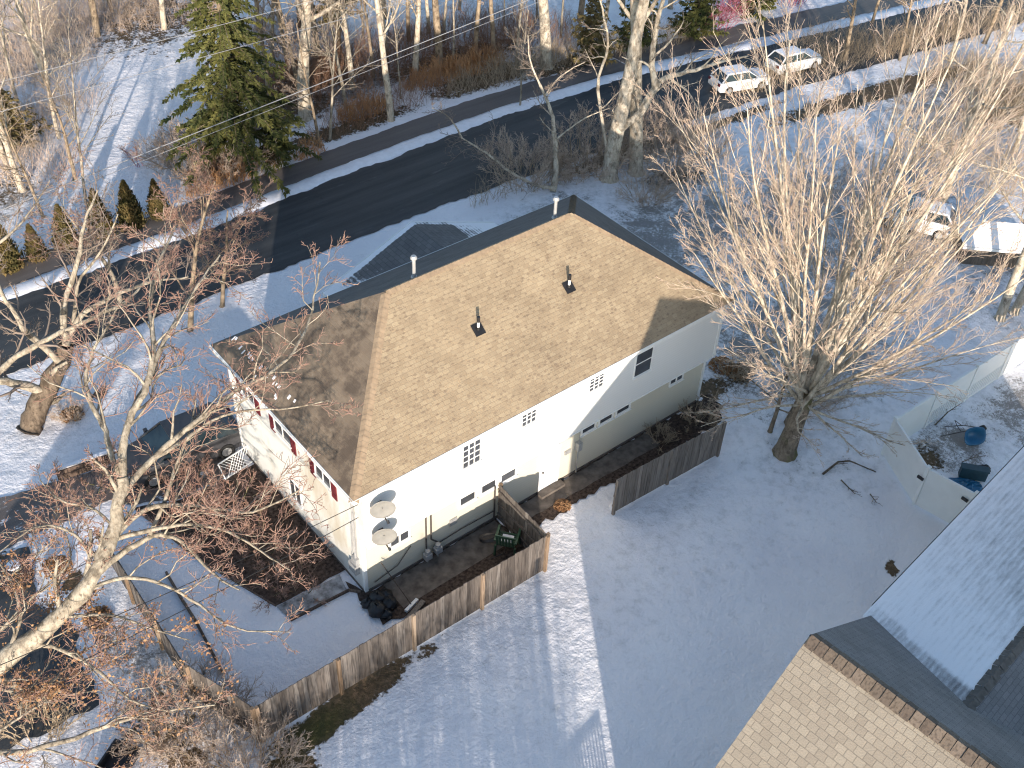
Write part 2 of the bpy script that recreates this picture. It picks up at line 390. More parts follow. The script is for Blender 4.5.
# ------------------------------------------------------------------ ground
rng = random.Random(7)
def coords(lo, hi, step, ext):
    c = list(np.arange(lo, hi+step/2, step)); d = step
    a = [lo]; b = [hi]
    while a[-1] > -ext: d *= 1.6; a.append(a[-1]-d)
    d = step
    while b[-1] < ext: d *= 1.6; b.append(b[-1]+d)
    return np.array(a[:0:-1]+c+b[1:])
def m_noise(x, y, s, seed=0):
    return (np.sin(x*s+seed)*np.cos(y*s*1.13+seed*2)+.5*np.sin(x*s*2.3+1.7*seed+y*s)+.35*np.sin(y*s*3.1-x*s*1.9+seed))/1.85
def ground():
    xs = coords(-16, 66, .3, 900); ys = coords(-20, 60, .3, 900)
    X, Y = np.meshgrid(xs, ys); Z = np.zeros_like(X)
    near = np.clip(1-np.maximum(np.abs(X-25)-45, 0)/20, 0, 1)
    Z += near*(.035*m_noise(X, Y, .9, 1)+.02*m_noise(X, Y, 2.3, 4)-.03)
    # gentle rise far beyond the street
    Z += np.clip((Y-32)/120, 0, 1)*4
    # keep the paved strips and house plot flat
    def flat(mask):
        nonlocal Z
        Z = np.where(mask, -.03, Z)
    def road_n(x): return np.interp(x, RX, RN)
    def road_f(x): return np.interp(x, RX, RF)
    flat((Y > road_n(X)-.2) & (Y < road_f(X)+3.0)); flat((X > -.6) & (X < 16.2) & (Y > -2.6) & (Y < 8.6)); flat((X < 1) & (Y > 8.2) & (Y < 11) & (X > -20))
    flat((X > -5.2) & (X < 0.2) & (Y > .3) & (Y < 8.6))
    col = np.zeros((*X.shape, 4), dtype=np.float32); col[..., 3] = 1
    for (cx, cy, rx, ry, a, ch, st) in BLOBS:
        c_, s_ = math.cos(R(a)), math.sin(R(a)); dx = X-cx; dy = Y-cy
        u = (dx*c_+dy*s_)/rx; v = (-dx*s_+dy*c_)/ry; d = np.sqrt(u*u+v*v)
        k = np.clip(1.35-d, 0, 1)*st; k = np.minimum(k, st)
        for c2 in ch: col[..., c2] = np.maximum(col[..., c2], k)
    ny, nx = X.shape; me = bpy.data.meshes.new('ground')
    v = np.stack([X, Y, Z], -1).reshape(-1, 3)
    idx = np.arange(nx*ny).reshape(ny, nx); f = np.stack([idx[:-1, :-1], idx[:-1, 1:], idx[1:, 1:], idx[1:, :-1]], -1).reshape(-1, 4)
    me.vertices.add(len(v)); me.vertices.foreach_set('co', v.ravel())
    me.loops.add(f.size); me.loops.foreach_set('vertex_index', f.ravel().astype(np.int32))
    me.polygons.add(len(f)); me.polygons.foreach_set('loop_start', np.arange(0, f.size, 4, dtype=np.int32)); me.polygons.foreach_set('loop_total', np.full(len(f), 4, dtype=np.int32))
    me.update(); me.validate()
    at = me.color_attributes.new('bare', 'FLOAT_COLOR', 'POINT'); at.data.foreach_set('color', col.reshape(-1))
    me.polygons.foreach_set('use_smooth', [True]*len(me.polygons)); me.materials.append(MT['ground'])
    o = bpy.data.objects.new('ground', me); C.objects.link(o); tag(o, kind='structure')
RX = np.array([-400, -80, -8, 5, 15, 23, 32, 40, 53, 62, 75, 110, 400]); RN = np.array([17.6, 17.5, 17.4, 17.3, 17.4, 16.9, 16.3, 15.6, 14.0, 13.0, 11, 4, -90.])
RF = np.array([22.2, 22.2, 22.1, 22.0, 22.5, 22.7, 22.3, 21.0, 18.9, 17.5, 15.5, 8.5, -85.])
# x, y, rx, ry, angle, channels (0 bare earth, 1 specks, 2 mossy), strength
BLOBS = [
 (-2.6, -3.05, 2.8, .62, 4, (0,), 1.0), (-4.0, -3.25, 1.4, .62, 0, (2, 0), 1.0), (.2, -3.05, 1.5, .3, 0, (0,), .62), (-5.4, -4.4, 2.6, 1.2, 60, (0,), .75), (-7.5, -2.2, 2.2, 1.3, 60, (0,), .6),
 (14.8, -9.9, .42, .3, 20, (0,), 1.0), (3, -2.5, 3.5, .3, 0, (0,), .35),
 (21.8, -7.6, 2.6, 2.0, 0, (1,), 1.0), (26, -8.2, 4.5, 2.4, 0, (1,), .95), (20.2, -7.5, 1.3, 1.1, 0, (0,), .62), (22.6, -7.6, 1.2, .6, 0, (1,), 0),
 (17, -4.5, 5, 3.5, 0, (1,), .62), (22, 0, 8, 6, 0, (1,), 1.0), (30, 5, 14, 9, 0, (1,), 1.0), (24, 9, 9, 5, 0, (1,), 1.0), (27, 12.5, 4, 2.2, -10, (1, ), 1.0), (27.2, 12.6, 3, 1.6, -10, (0,), .55),  # wide full-strength speck blobs here also paint the twig shade on the snow
 (16.5, .2, 1.2, .9, 0, (0,), .7), (18.2, .0, .9, .7, 0, (0,), .8), (12, 14, 6, 2.4, 0, (1,), .45), (20, 14, 5, 2, 0, (1,), .8),
 (9, -5, 12, 4, 0, (1,), .42), (3, -5.5, 6, 3, 0, (1,), .4), (11, -3.4, 3.5, .8, 0, (1,), .6),
 (-5.5, 13.5, 5, 3, 0, (1,), .5), (-2.9, 14.2, .5, .4, 0, (0,), .8), (-7.3, 6.2, .6, .35, 40, (0,), .9), (-8.6, 4.8, 1.2, 2.5, 0, (0,), .5), (-7, 2, 1.6, 4, 20, (1,), .9), (-7.4, -.2, 2, 2, 0, (0,), .55), (-7.4, 3.6, .9, .8, 0, (0,), .5),
 (-9.5, 8.5, 2, 3, 0, (0,), .6), (-4.6, 3, .3, 2.5, 5, (0,), .35),
 (16, 26.5, 7, 1.2, 0, (0,), .66), (26, 30, 9, 2.5, 0, (0,), .62), (14, 30, 6, 3, 0, (0,), .6), (30, 24.3, 7, .5, -3, (0,), .7), (26, 16, 5, .9, 0, (0,), .72), (18, 31, 9, 4, 0, (1,), 1.0), (17, 33, 8, 4, 0, (0,), .56), (26, 27, 6, 1.8, 0, (0,), .72), (31, 25.4, 6, 1.3, -5, (0,), .66), (9, 27, 3, 1.6, 0, (0,), .82),
 (3, 36, 7, 5, 30, (1,), .6), (6, 44, 12, 5, 20, (1,), 1.0), (14, 44, 9, 6, 20, (0,), .55), (-2, 30, 5, 4, 0, (1,), .9), (-1, 31, 4, 3.4, 0, (0,), .5), (30, 34, 14, 7, 0, (1,), .7), (28, 19.5, 3, 1.0, 0, (0,), .2),
 (48, 9, 12, 6, -10, (1,), .95), (44, 12.4, 12, 1.2, -8, (0,), .8), (50, 6.5, 8, 3.5, 0, (0,), .6), (34, 15.2, 6, .6, -3, (0,), .72), (33, -3, 7, 4, 0, (1,), .8), (36, 22.8, 10, .6, -8, (1,), .8), (47, 19, 8, 2.5, -12, (1, 0), .5),
]
ground()
def strip(name, xs, lo, hi, z, mat, jit=.08, sub=.35, kind='structure', seed=1, thick=None):
    r = random.Random(seed); a = []; b = []; x = xs[0]; wl = wh = 0
    while x <= xs[1]:
        wl = wl*.6+r.uniform(-jit, jit); wh = wh*.6+r.uniform(-jit, jit)
        a.append((x, lo(x)+wl)); b.append((x, hi(x)+wh)); x += sub if abs(x) < 90 else 6
    mb = MB()
    if thick is None:
        for k in range(len(a)-1): mb.quad([(*a[k], z), (*a[k+1], z), (*b[k+1], z), (*b[k], z)])
    else:
        i0 = 0; n = 5
        for k in range(len(a)):
            for j in range(n):
                t = j/(n-1); y = a[k][1]*(1-t)+b[k][1]*t
                mb.v.append((a[k][0], y, (-.04 if j in (0, n-1) else thick*(.7+.5*r.random()))))
        for k in range(len(a)-1):
            for j in range(n-1): q = k*n+j; mb.f.append((q, q+n, q+n+1, q+1))
    o = mb.build(name, mat, smooth=thick is not None)
    if kind: tag(o, kind=kind)
    return o
fn = lambda arr, off=0: (lambda x: float(np.interp(x, RX, arr))+off)
strip('road', (-300, 300), fn(RN), fn(RF), .004, 'road', .10, .3)
strip('sidewalk', (-60, 34), fn(RF, .95), fn(RF, 2.55), .004, 'walk', .05, .3, seed=3)
strip('sidewalk_far_part', (34.0, 120), fn(RF, 1.1), fn(RF, 3.2), .006, 'walk', .1, .3, seed=3).name = 'sidewalk'
tag(strip('roadside_snow_bank', (-60, 75), fn(RF, -.02), fn(RF, .95), 0, 'snow', .09, .22, seed=5, thick=.07), kind='structure')
def sheet(name, poly, z, mat, jit=.06, step=.3, seed=1, kind='structure', n_fill=True):
    r = random.Random(seed); pts = []
    for k in range(len(poly)):
        a = Vector((*poly[k][:2], 0)); b = Vector((*poly[(k+1) % len(poly)][:2], 0)); L = (b-a).length; m = max(1, int(L/step)); nr = Vector((-(b-a).y, (b-a).x, 0)).normalized()
        for i in range(m):
            p = a.lerp(b, i/m)+nr*r.uniform(-jit, jit)*(0 if i == 0 else 1); pts.append((p.x, p.y, z))
    o = MB().quad(pts).build(name, mat); return tag(o, kind=kind) if kind else o
sheet('driveway', [(-60, 8.7), (-6.3, 8.75), (-4.9, 8.75), (-4.3, 8.0), (-2.9, 7.4), (-.3, 7.4), (-.1, 10.2), (-3.7, 10.2), (-6, 10.7), (-7.8, 11.1), (-60, 11.4)], .004, 'drive', .07)
sheet('parking_area', [(-30, 1.0), (-10.9, 1.5), (-8.5, 1.3), (-8.0, 4.6), (-8.6, 6.0), (-7.9, 8.4), (-30, 8.4)], .006, 'road', .12, seed=4)
sheet('planting_bed', [(-4.4, 7.9), (-2.9, 7.3), (-.02, 7.3), (-.02, 1.2), (-2.6, 1.3), (-3.7, 4.5)], .008, 'mulch', .05, seed=6)
sheet('house_side_bed', [(-.3, -1.4), (1.7, -1.7), (3.2, -2.5), (5.3, -2.6), (5.35, -.02), (-.02, -.02), (-.3, .8)], .008, 'mulch', .09, seed=8)
sheet('gravel_bed', [(5.6, -1.0), (7.1, -1.25), (8.7, -1.15), (10.3, -1.35), (13.0, -1.45), (15.2, -1.4), (16.1, -.9), (16.2, -.02), (5.6, -.02)], .006, 'mulch', .12, .18, seed=9)
sheet('concrete_walk', [(.6, -1.25), (5.25, -1.2), (5.25, -.1), (.6, -.1)], .020, 'concrete', .0, seed=9)
sheet('concrete_walk_right', [(5.7, -.75), (12.6, -.9), (12.6, -.1), (5.7, -.1)], .020, 'concrete', .03, seed=9).name = 'concrete_walk'
m = plain('frosty_mulch', (.27, .27, .28), .9, .85, 3.2, bump=.6)
sheet('frosted_bed', [(-2.6, 1.25), (-.3, 1.15), (-.45, .45), (-2.5, .6)], .012, m, .03, seed=3)

# ------------------------------------------------------------------ main house
L, D, CA, ZC, HE, RI, OE = 15.5, 8.18, .38, 2.62, 5.07, 3.06, .43
XL, XR, YF, YB = -OE, L+OE, -CA-.06, 8.42
YM = (YF+YB)/2; RL, RR = 3.83, 11.6
house = thing('house', 'two-storey white and cream house with tan hip roof in the middle of the picture', 'house', (0, 0, 0))
b = MB(); b.box(0, L, 0, D, -.1, ZC); low = b.build('lower_wall', 'tan_siding', house); low['label'] = 'cream lower-storey wall with thin clapboards'
b = MB(); b.box(-.003, L+.003, -CA, D+.003, ZC, HE-.02); upw = b.build('upper_wall', 'white_siding', house); upw['label'] = 'white upper-storey wall overhanging the lower one'
b = MB(); b.box(-.03, 0-.006, -.0, D, -.1, ZC-.003); b.box(-.03, -.006, -CA, D, ZC, HE-.16); o = b.build('side_wall', 'side_siding', house); o['label'] = 'stained white end wall'
b = MB(); b.box(-.045, L+.045, -.035, D+.03, -.1, .09); b.build('foundation', 'concrete', house)
for q_ in ((-.055, .06, -.055, .06, .09, ZC), (L-.06, L+.05, -.05, .06, .09, ZC), (-.055, .13, -CA-.03, -CA+.09, ZC-.03, HE-.05), (L-.1, L+.04, -CA-.03, -CA+.09, ZC-.03, HE-.05), (-.05, .05, D-.08, D+.04, .22, HE-.1)):
    b = MB(); b.box(*q_); b.build('corner_board', 'trim', house)
b = MB(); b.box(.135, L-.105, -CA-.02, -.012, ZC-.05, ZC-.004); b.build('band_board', 'trim', house)
# roof
rf = bpy.data.objects.new('roof', None); C.objects.link(rf); rf.parent = house; rf.empty_display_size = .1
ZR = HE+RI; A_, B_, C_, D_ = (XL, YF, HE), (XR, YF, HE), (XR, YB, HE), (XL, YB, HE); E_, F_ = (RL, YM, ZR), (RR, YM, ZR)
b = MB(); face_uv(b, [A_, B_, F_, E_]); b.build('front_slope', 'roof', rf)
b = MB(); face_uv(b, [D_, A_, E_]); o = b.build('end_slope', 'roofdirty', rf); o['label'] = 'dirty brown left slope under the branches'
b = MB(); face_uv(b, [C_, D_, E_, F_]); face_uv(b, [B_, C_, F_]); o = b.build('shade_toned_slope', 'roofshade', rf); o['label'] = 'rear slopes with shade put into their dark shingle colour'
b = MB(); b.quad([(XL, YF, HE-.02), (XL, YB, HE-.02), (XR, YB, HE-.02), (XR, YF, HE-.02)]); b.build('soffit', 'trim', rf)
b = MB()
b.box(XL-.02, XR+.02, YF-.022, YF-.002, HE-.16, HE+.012); b.box(XL-.02, XR+.02, YB+.002, YB+.022, HE-.16, HE+.0)
b.box(XL-.022, XL-.002, YF, YB, HE-.16, HE+.012); b.box(XR+.002, XR+.022, YF, YB, HE-.16, HE+.0)
b.build('fascia', 'trim', rf)
def capline(mb, a, b_, w=.15, step=.17, lift=.012, dnk=.60):
    a = Vector(a); b_ = Vector(b_); d = (b_-a); n = int(d.length/step); d.normalize(); side = d.cross(Vector((0, 0, 1))).normalized()
    for k in range(n):
        p = a+d*(k*step); q = p+d*(step*.93); lift2 = random.Random(k*13).uniform(0, lift*.6)
        l1 = Vector((0, 0, lift+.012+lift2)); l0 = Vector((0, 0, lift+lift2)); dn = Vector((0, 0, -w*dnk))
        mb.quad([p+side*w+l0+dn, q+side*w+l1+dn, q+l1, p+l0]); mb.quad([p+l0, q+l1, q-side*w+l1+dn, p-side*w+l0+dn])
        for _ in range(2): mb.tone[len(mb.f)-1-_] = random.Random(k).random()
for nm_, p_, q_, w_ in (('hip_cap', A_, E_, .16), ('ridge_cap', E_, F_, .15), ('hip_cap', B_, F_, .13), ('hip_cap', C_, F_, .13)):
    b = MB(); capline(b, p_, q_, w_); b.build(nm_, 'roofcap', rf)
# gutter with snow on the end eave
b = MB(); b.box(XL-.06, XL-.03, YF, YB, HE-.10, HE-.02); g = b.build('gutter', 'trim', rf)
b = MB(); r = random.Random(4)
for k in range(34):
    y = YB-.25-k*.13+r.uniform(-.03, .03); x = XL+r.choice([.32, .55, .6, .35])+r.uniform(-.05, .05); z = HE+(x-XL)*.72+.012
    if r.random() < .45: b.obox((x, y, z), (.055*r.uniform(.5, 1.5), 0, .04), (0, .035*r.uniform(.5, 1.4), 0), (0, 0, .01))
b.build('snow_patch', 'snow', rf)
# vents
def rz(y): return HE+(y-YF)*RI/(YM-YF)
def vent(x, y, h, r_, white=True, cap=False, flash=True):
    z = rz(y) if y < YM else ZR-(y-YM)*RI/(YM-YF)
    v = MB(); v.tube([(x, y, z-.15), (x, y, z+h)], r_, 12)
    if cap: v.lathe([(r_*1.1, 0), (r_*1.9, .02), (r_*1.9, .07), (r_*1.3, .13)], 12, (x, y, z+h)); v.lathe([(r_*1.9, 0), (r_*1.5, .05)], 12, (x, y, z+.02))
    o = v.build('vent_pipe', 'metal' if cap else 'trim', rf)
    if cap: o['label'] = 'tall galvanised flue behind the ridge'
    if flash:
        q = MB(); q.tube([(x, y, z+h*.62), (x, y, z+h*1.02)], r_*.95+.012, 10); q.build('pipe_cap', 'black', o) if x < 8 else q.build('pipe_cap', 'black', o)
        q = MB(); q.obox((x, y, z+.02), (.19, 0, 0), (0, .17, .121), (0, -.006, .009)); q.lathe([(r_*1.5, 0), (r_*1.3, .1)], 10, (x, y, z+.02)); q.build('flashing', 'black', o)
vent(6.03, 2.05, .52, .045); vent(9.92, 2.05, .52, .045)
vent(5.15, YM+.35, .72, .06, cap=True, flash=False); vent(11.15, YM+.35, .72, .06, cap=True, flash=False)

def window(parent, x0, x1, z0, z1, y, nx=0, nz=0, fr=.05, mull=False, side=False, name='window', label=None, glass='glass'):
    """facing -Y on plane y (or facing -X when side)"""
    def bx(mb, a0, a1, d0, d1, c0, c1):
        if side: mb.box(d0, d1, a0, a1, c0, c1)
        else: mb.box(a0, a1, d0, d1, c0, c1)
    f = MB(); t = .035
    bx(f, x0-fr, x1+fr, y-t, y-.001, z0-fr, z0); bx(f, x0-fr, x1+fr, y-t, y-.001, z1, z1+fr)
    bx(f, x0-fr, x0, y-t, y-.001, z0+.001, z1-.001); bx(f, x1, x1+fr, y-t, y-.001, z0+.001, z1-.001)
    if mull: m_ = (x0+x1)/2; bx(f, m_-.03, m_+.03, y-t+.004, y-.002, z0+.002, z1-.002)
    for i in range(1, nx): q = x0+(x1-x0)*i/nx; bx(f, q-.019, q+.019, y-t+.006, y-.012, z0+.002, z1-.002)
    for j in range(1, nz): q = z0+(z1-z0)*j/nz; bx(f, x0+.002, x1-.002, y-t+.009, y-.014, q-.019, q+.019)
    bx(f, x0-fr-.02, x1+fr+.02, y-.075, y-.036, z0-fr-.01, z0-fr+.03)
    o = f.build(name, 'trim', parent)
    if label: o['label'] = label
    g = MB(); bx(g, x0, x1, y-.010, y-.003, z0, z1); g.build('pane', glass, o); return o
window(house, 3.60, 4.27, 3.88, 5.0-.12, -CA, 3, 4, .04); window(house, 5.99, 6.56, 4.35, 4.90, -CA, 3, 3, .04)
window(house, 8.93, 9.55, 4.30, 4.90, -CA, 3, 4, .04); window(house, 11.1, 11.88, 3.82, 4.93, -CA, 0, 2, .05, label='dark undivided upper window')
window(house, 1.02, 1.70, 1.57, 1.93, 0, 0, 0, .08, mull=True)
for a, c, z in ((3.80, 4.40, 1.72), (4.70, 5.28, 1.74), (5.54, 6.14, 1.74)): window(house, a, c, z-.05, z+.29, 0, fr=.09)
for a, c in ((9.22, 9.80), (10.06, 10.64), (10.90, 11.5)): window(house, a, c, 1.86, 2.26, 0, fr=.09)
window(house, 13.66, 14.28, 1.86, 2.16, 0, 0, 0, .08, mull=True)
# side windows and shutters
for y0, y1 in ((4.04, 5.05), (1.62, 2.50), (6.45, 7.3)):
    window(house, y0, y1, 3.55, 4.75, -.03, 2, 2, .05, side=True)
for y0 in (5.10, 3.74, 2.55, 1.27, 7.36, 6.1):
    s_ = MB(); s_.box(-.065, -.033, y0, y0+.30, 3.30, 4.82)
    for k in range(12): s_.box(-.075, -.066, y0+.03, y0+.27, 3.37+k*.115, 3.43+k*.115)
    s_.build('shutter', 'shutter', house)
window(house, 3.85, 4.55, .75, 1.65, -.03, 2, 0, .05, side=True)
# door
d_ = MB(); d_.box(7.33, 8.12, -.03, -.002, .06, 2.10); do = d_.build('door', 'trim', house)
d_ = MB()
for i in range(2):
    for j in range(3): d_.box(7.42+i*.33, 7.69+i*.33, -.042, -.031, .2+j*.62, .7+j*.62)
d_.build('door_panel', 'trim', do)
d_ = MB(); d_.lathe([(.035, 0), (.04, .03), (.02, .05)], 10, (7.42, -.06, 1.0)); d_.build('handle', 'darkmetal', do)
d_ = MB(); d_.box(7.25, 7.33, -.05, -.003, .03, 2.12); d_.box(8.12, 8.20, -.05, -.003, .03, 2.12); d_.box(7.25, 8.20, -.052, -.003, 2.121, 2.2); d_.build('door_frame', 'trim', house)
d_ = MB(); d_.box(7.2, 8.3, -.35, -.06, .02, .14); d_.build('door_step', 'concrete', house)
d_ = MB(); d_.box(8.42, 8.68, -.07, -.004, 1.28, 1.44); d_.box(8.45, 8.65, -.08, -.071, 1.31, 1.41); d_.build('wall_vent', 'metal', house)
d_ = MB(); d_.box(8.93, 9.12, -.2, -.004, 1.25, 1.62); d_.tube([(9.02, -.1, .1), (9.02, -.1, 1.25)], .025, 8); d_.tube([(9.02, -.1, 1.62), (9.02, -.1, 2.3)], .02, 8); d_.build('meter_box', 'metal', house)
# conduits and gas meters
d_ = MB()
d_.tube([(2.36, -.07, .55), (2.36, -.07, ZC-.08)], .03, 8); d_.tube([(2.56, -.07, .9), (2.56, -.07, ZC-.08)], .03, 8); d_.tube([(2.56, -.07, .9), (2.78, -.1, .65), (2.8, -.12, .4)], .03, 8)
d_.tube([(.3, -.06, .35), (1.2, -.07, .55), (1.6, -.07, 1.0), (1.75, -.07, 1.15)], .018, 6); d_.tube([(2.9, -.07, .5), (3.9, -.07, .55), (5.2, -.07, .5)], .02, 6)
d_.tube([(5.22, -.09, .1), (5.22, -.09, 1.75)], .03, 8); d_.build('conduit', 'darkmetal', house)
for x, z in ((2.3, .38), (2.72, .42)):
    d_ = MB(); d_.box(x-.13, x+.13, -.33, -.12, z-.12, z+.12); d_.lathe([(.09, 0), (.1, .03), (.09, .16)], 12, (x, -.23, z+.12)); d_.tube([(x, -.22, z-.12), (x, -.22, .05)], .02, 6)
    d_.build('gas_meter', 'metal', house, bevel=.02)
d_ = MB(); d_.box(3.35, 3.65, -.05, -.004, .95, 1.25); d_.box(3.38, 3.62, -.06, -.051, .98, 1.22); d_.build('vent_hatch', 'metal', house)
d_ = MB(); d_.box(-.2, -.035, .25, .65, .75, 1.15); d_.box(-.17, -.035, .22, .5, 1.2, 1.5); d_.tube([(-.1, .35, 1.5), (-.1, .3, 4.6)], .03, 8); d_.tube([(-.08, .55, 1.15), (-.08, .5, 3.0)], .02, 6)
for k in range(4): d_.tube([(-.06, .25+.05*k, 4.6-.1*k), (-.09, .2+.07*k, 3), (-.07, .3+.04*k, 1.2)], .008, 4)
d_.build('electric_meter', 'metal', house)
# downspout by front corner
d_ = MB(); d_.tube([(.45, -.44, HE-.15), (.45, -.44, ZC+.1)], .03, 8) if False else d_.box(-.05, -.0, -.46, -.40, ZC, HE-.1); d_.build('downspout', 'trim', house)

# street-side porch
PX, PW, PYF, PZ, PE = 10.15, 4.35, 11.8, 4.12, 2.45
pr = MB(); gridface(pr, (PX-PW, 8.19, PE), (PX-PW, PYF, PE), (PX, PYF, PZ), (PX, 8.19, PZ), 24, 26)
gridface(pr, (PX+PW, PYF, PE), (PX+PW, 8.19, PE), (PX, 8.19, PZ), (PX, PYF, PZ), 24, 26)
o = pr.build('porch_roof', 'porch', house); o['label'] = 'street-side porch gable, snow melted away near its ridge'
def ps(co):
    hgt = (co.z-PE)/(PZ-PE); side = -1 if co.x < PX else 1
    yy = (co.y-8.19)/(PYF-8.19)
    k = .20+ (.46*(1-hgt)**1.8 if side < 0 else .16+.36*(1-hgt))
    if hgt < .12: k = 1.0
    if yy > .955: k = .9
    if side > 0 and hgt > .55: k -= .35
    return k
snowattr(o, ps)
pr = MB(); pr.quad([(PX-PW, PYF-.02, PE-.06), (PX+PW, PYF-.02, PE-.06), (PX, PYF-.02, PZ-.06)]); pr.beam((PX-PW, PYF+.03, PE-.05), (PX, PYF+.03, PZ-.05), .05, .12); pr.beam((PX+PW, PYF+.03, PE-.05), (PX, PYF+.03, PZ-.05), .05, .12)
pr.box(PX-PW, PX-PW+.04, 8.2, PYF-.03, PE-.16, PE-.02); pr.box(PX+PW-.04, PX+PW, 8.2, PYF-.03, PE-.16, PE-.02); pr.build('porch_gable', 'trim', house)
for k in (-1, 1):
    pr = MB(); pr.box(PX+k*(PW-.3)-.08, PX+k*(PW-.3)+.08, PYF-.3, PYF-.14, 0, PE-.1); pr.build('porch_post', 'trim', house)
pr = MB(); pr.box(PX-PW+.2, PX+PW-.2, 8.2, PYF-.1, .0, .16); pr.build('porch_floor', 'concrete', house)

# ------------------------------------------------------------------ satellite dishes
def dish(label, x, z, tilt_x=0):
    t = thing('satellite_dish', label, 'satellite dish', (x-.12, -CA, z), 0, 'satellite dishes on the house front')
    # reflector faces out and down-left, oval
    aim = Vector((-.42, -.93, .10)).normalized(); q = aim.to_track_quat('Z', 'Y').to_matrix().to_4x4(); q.translation = Vector((-.10, -.34, .18))
    d = MB(); d_ = [(.02, .0)]+[(.40*i/7, .075*(i/7)**2) for i in range(1, 8)]; n = 28; i0 = 0
    for off in (0, -.012):
        for r_, h_ in d_:
            for k in range(n): a = 2*math.pi*k/n; d.v.append(tuple(q @ Vector((r_*.98*math.cos(a), r_*.84*math.sin(a), h_+off))))
    m_ = len(d_)
    for lay in (0, 1):
        o_ = lay*m_*n
        for j in range(m_-1):
            for k in range(n): k2 = (k+1) % n; f = (o_+j*n+k, o_+j*n+k2, o_+(j+1)*n+k2, o_+(j+1)*n+k); d.f.append(f if lay == 0 else f[::-1])
    for k in range(n): k2 = (k+1) % n; a0 = (m_-1)*n; d.f.append((a0+k, a0+k2, a0+m_*n+k2, a0+m_*n+k))
    d.f.append(tuple(range(n))); d.build('reflector', 'dish', t, smooth=True)
    c = q @ Vector((0, 0, 0)); tip = q @ Vector((.12, -.38, .30)); rim = q @ Vector((.05, -.36, .06))
    d = MB(); d.beam(tuple(rim), tuple(tip), .035, .035); d.build('feed_arm', 'darkmetal', t)
    d = MB(); d.tube([tip, tip+(c-tip).normalized()*.1], .045, 10); d.build('feed_horn', 'black', t)
    d = MB(); d.tube([(0, 0, 0), (0, -.2, 0), (0, -.25, .10), tuple(q @ Vector((0, 0, -.02)))], .025, 8); d.obox((0, -.012, 0), (.08, 0, 0), (0, .01, 0), (0, 0, .12)); d.build('bracket', 'darkmetal', t)
dish('upper of the two grey oval satellite dishes on the house corner', .58, 4.32)
dish('lower of the two grey oval satellite dishes on the house corner', .58, 3.08)

# ------------------------------------------------------------------ neighbouring house
NA = Vector((3.69, -12.93, 0)); na = math.atan2(.0995, .995)
nb = thing('neighbour_house', 'house in the bottom right corner with pale shingle roof and snow-covered wing', 'house', NA, na)
ZRN = 9.0; SL = .75
nr = bpy.data.objects.new('roof', None); C.objects.link(nr); nr.parent = nb; nr.empty_display_size = .1
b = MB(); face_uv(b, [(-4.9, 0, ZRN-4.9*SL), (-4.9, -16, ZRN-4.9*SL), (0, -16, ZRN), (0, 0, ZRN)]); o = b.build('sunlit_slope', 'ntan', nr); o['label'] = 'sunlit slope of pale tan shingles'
b = MB(); face_uv(b, [(4.35, -16, ZRN-4.35*SL), (4.35, 0, ZRN-4.35*SL), (0, 0, ZRN), (0, -16, ZRN)]); o = b.build('shade_toned_slope', 'nshade', nr); o['label'] = 'far slope with shade painted into its dark grey shingles'
b = MB(); b.beam((0, -16, ZRN-.045), (0, 0, ZRN-.045), .06, .10); b.build('ridge_strip', 'black', nr)
b = MB(); capline(b, (0, -16, ZRN), (0, 0, ZRN), .25, .235, .03, .72); o = b.build('ridge_cap', 'ncap', nr)
# snow wing: ridge along +x at ly=-3.17, z=7.2, eave at ly=.15, z=5.95
WZ, WE, WY, WYE = 7.2, 5.93, -3.17, .16
sl2 = (WZ-WE)/(WYE-WY); xe = (ZRN-WE)/SL; xr = (ZRN-WZ)/SL
b = MB(); 
gridface(b, (15.6, WYE, WE+.03), (xe-.25, WYE, WE+.03), (xr-.05, WY, WZ+.03), (15.6, WY, WZ+.03), 70, 30); o = b.build('snow_slope', 'nsnow', nr); o['label'] = 'snow-covered slope of the wing'
def ns(co):
    v = (co.y-WY)/(WYE-WY); xv = xr+(xe-xr)*v; d = co.x-xv
    k = .97 - .36*max(0, min(1, (d-.8)/3.5))*(.35+.65*(1-v))
    if d < .35: k = .48+.3*v
    if v > .97: k = 1.1
    return k*.95
snowattr(o, ns)
b = MB(); face_uv(b, [(xe, WY-3.33, WE+.03), (15.6, WY-3.33, WE+.03), (15.6, WY, WZ+.03), (xr-.05, WY, WZ+.03)]); b.build('rear_wing_slope', 'nshade', nr)
b = MB(); capline(b, (xr-.1, WY, WZ), (15.6, WY, WZ), .16, .2, .05); o = b.build('wing_ridge_cap', 'ncapdark', nr)
b = MB(); b.beam((-4.9, -.06, ZRN-4.9*SL-.12), (0, -.06, ZRN-.12), .05, .16); b.beam((4.35, -.06, ZRN-4.35*SL-.12), (0, -.06, ZRN-.12), .05, .16); b.build('rake_board', 'greyfence', nr)
b = MB(); b.box(4.38, 15.6, WYE-.02, WYE+.03, WE-.12, WE+.012); b.build('gutter', 'darkmetal', nr)
b = MB(); b.box(-4.4, 3.9, -15.7, -.35, -.1, 5.3); i = len(b.v)
b.extr([(-4.4, -.35, 5.3), (3.9, -.35, 5.3), (3.9, -.35, ZRN-3.9*SL-.1), (0, -.35, ZRN-.1), (-4.4, -.35, ZRN-4.4*SL-.1)], (0, -15.3, 0))
b.box(3.9, 15.2, WY-3.0, -.25, -.1, WE-.2); b.extr([(15.2, -.25, WE-.2), (15.2, WY, WZ-.1), (15.2, WY-3.0, WE-.2)], (-11, 0, 0)); b.build('wall', 'tan_siding', nb)
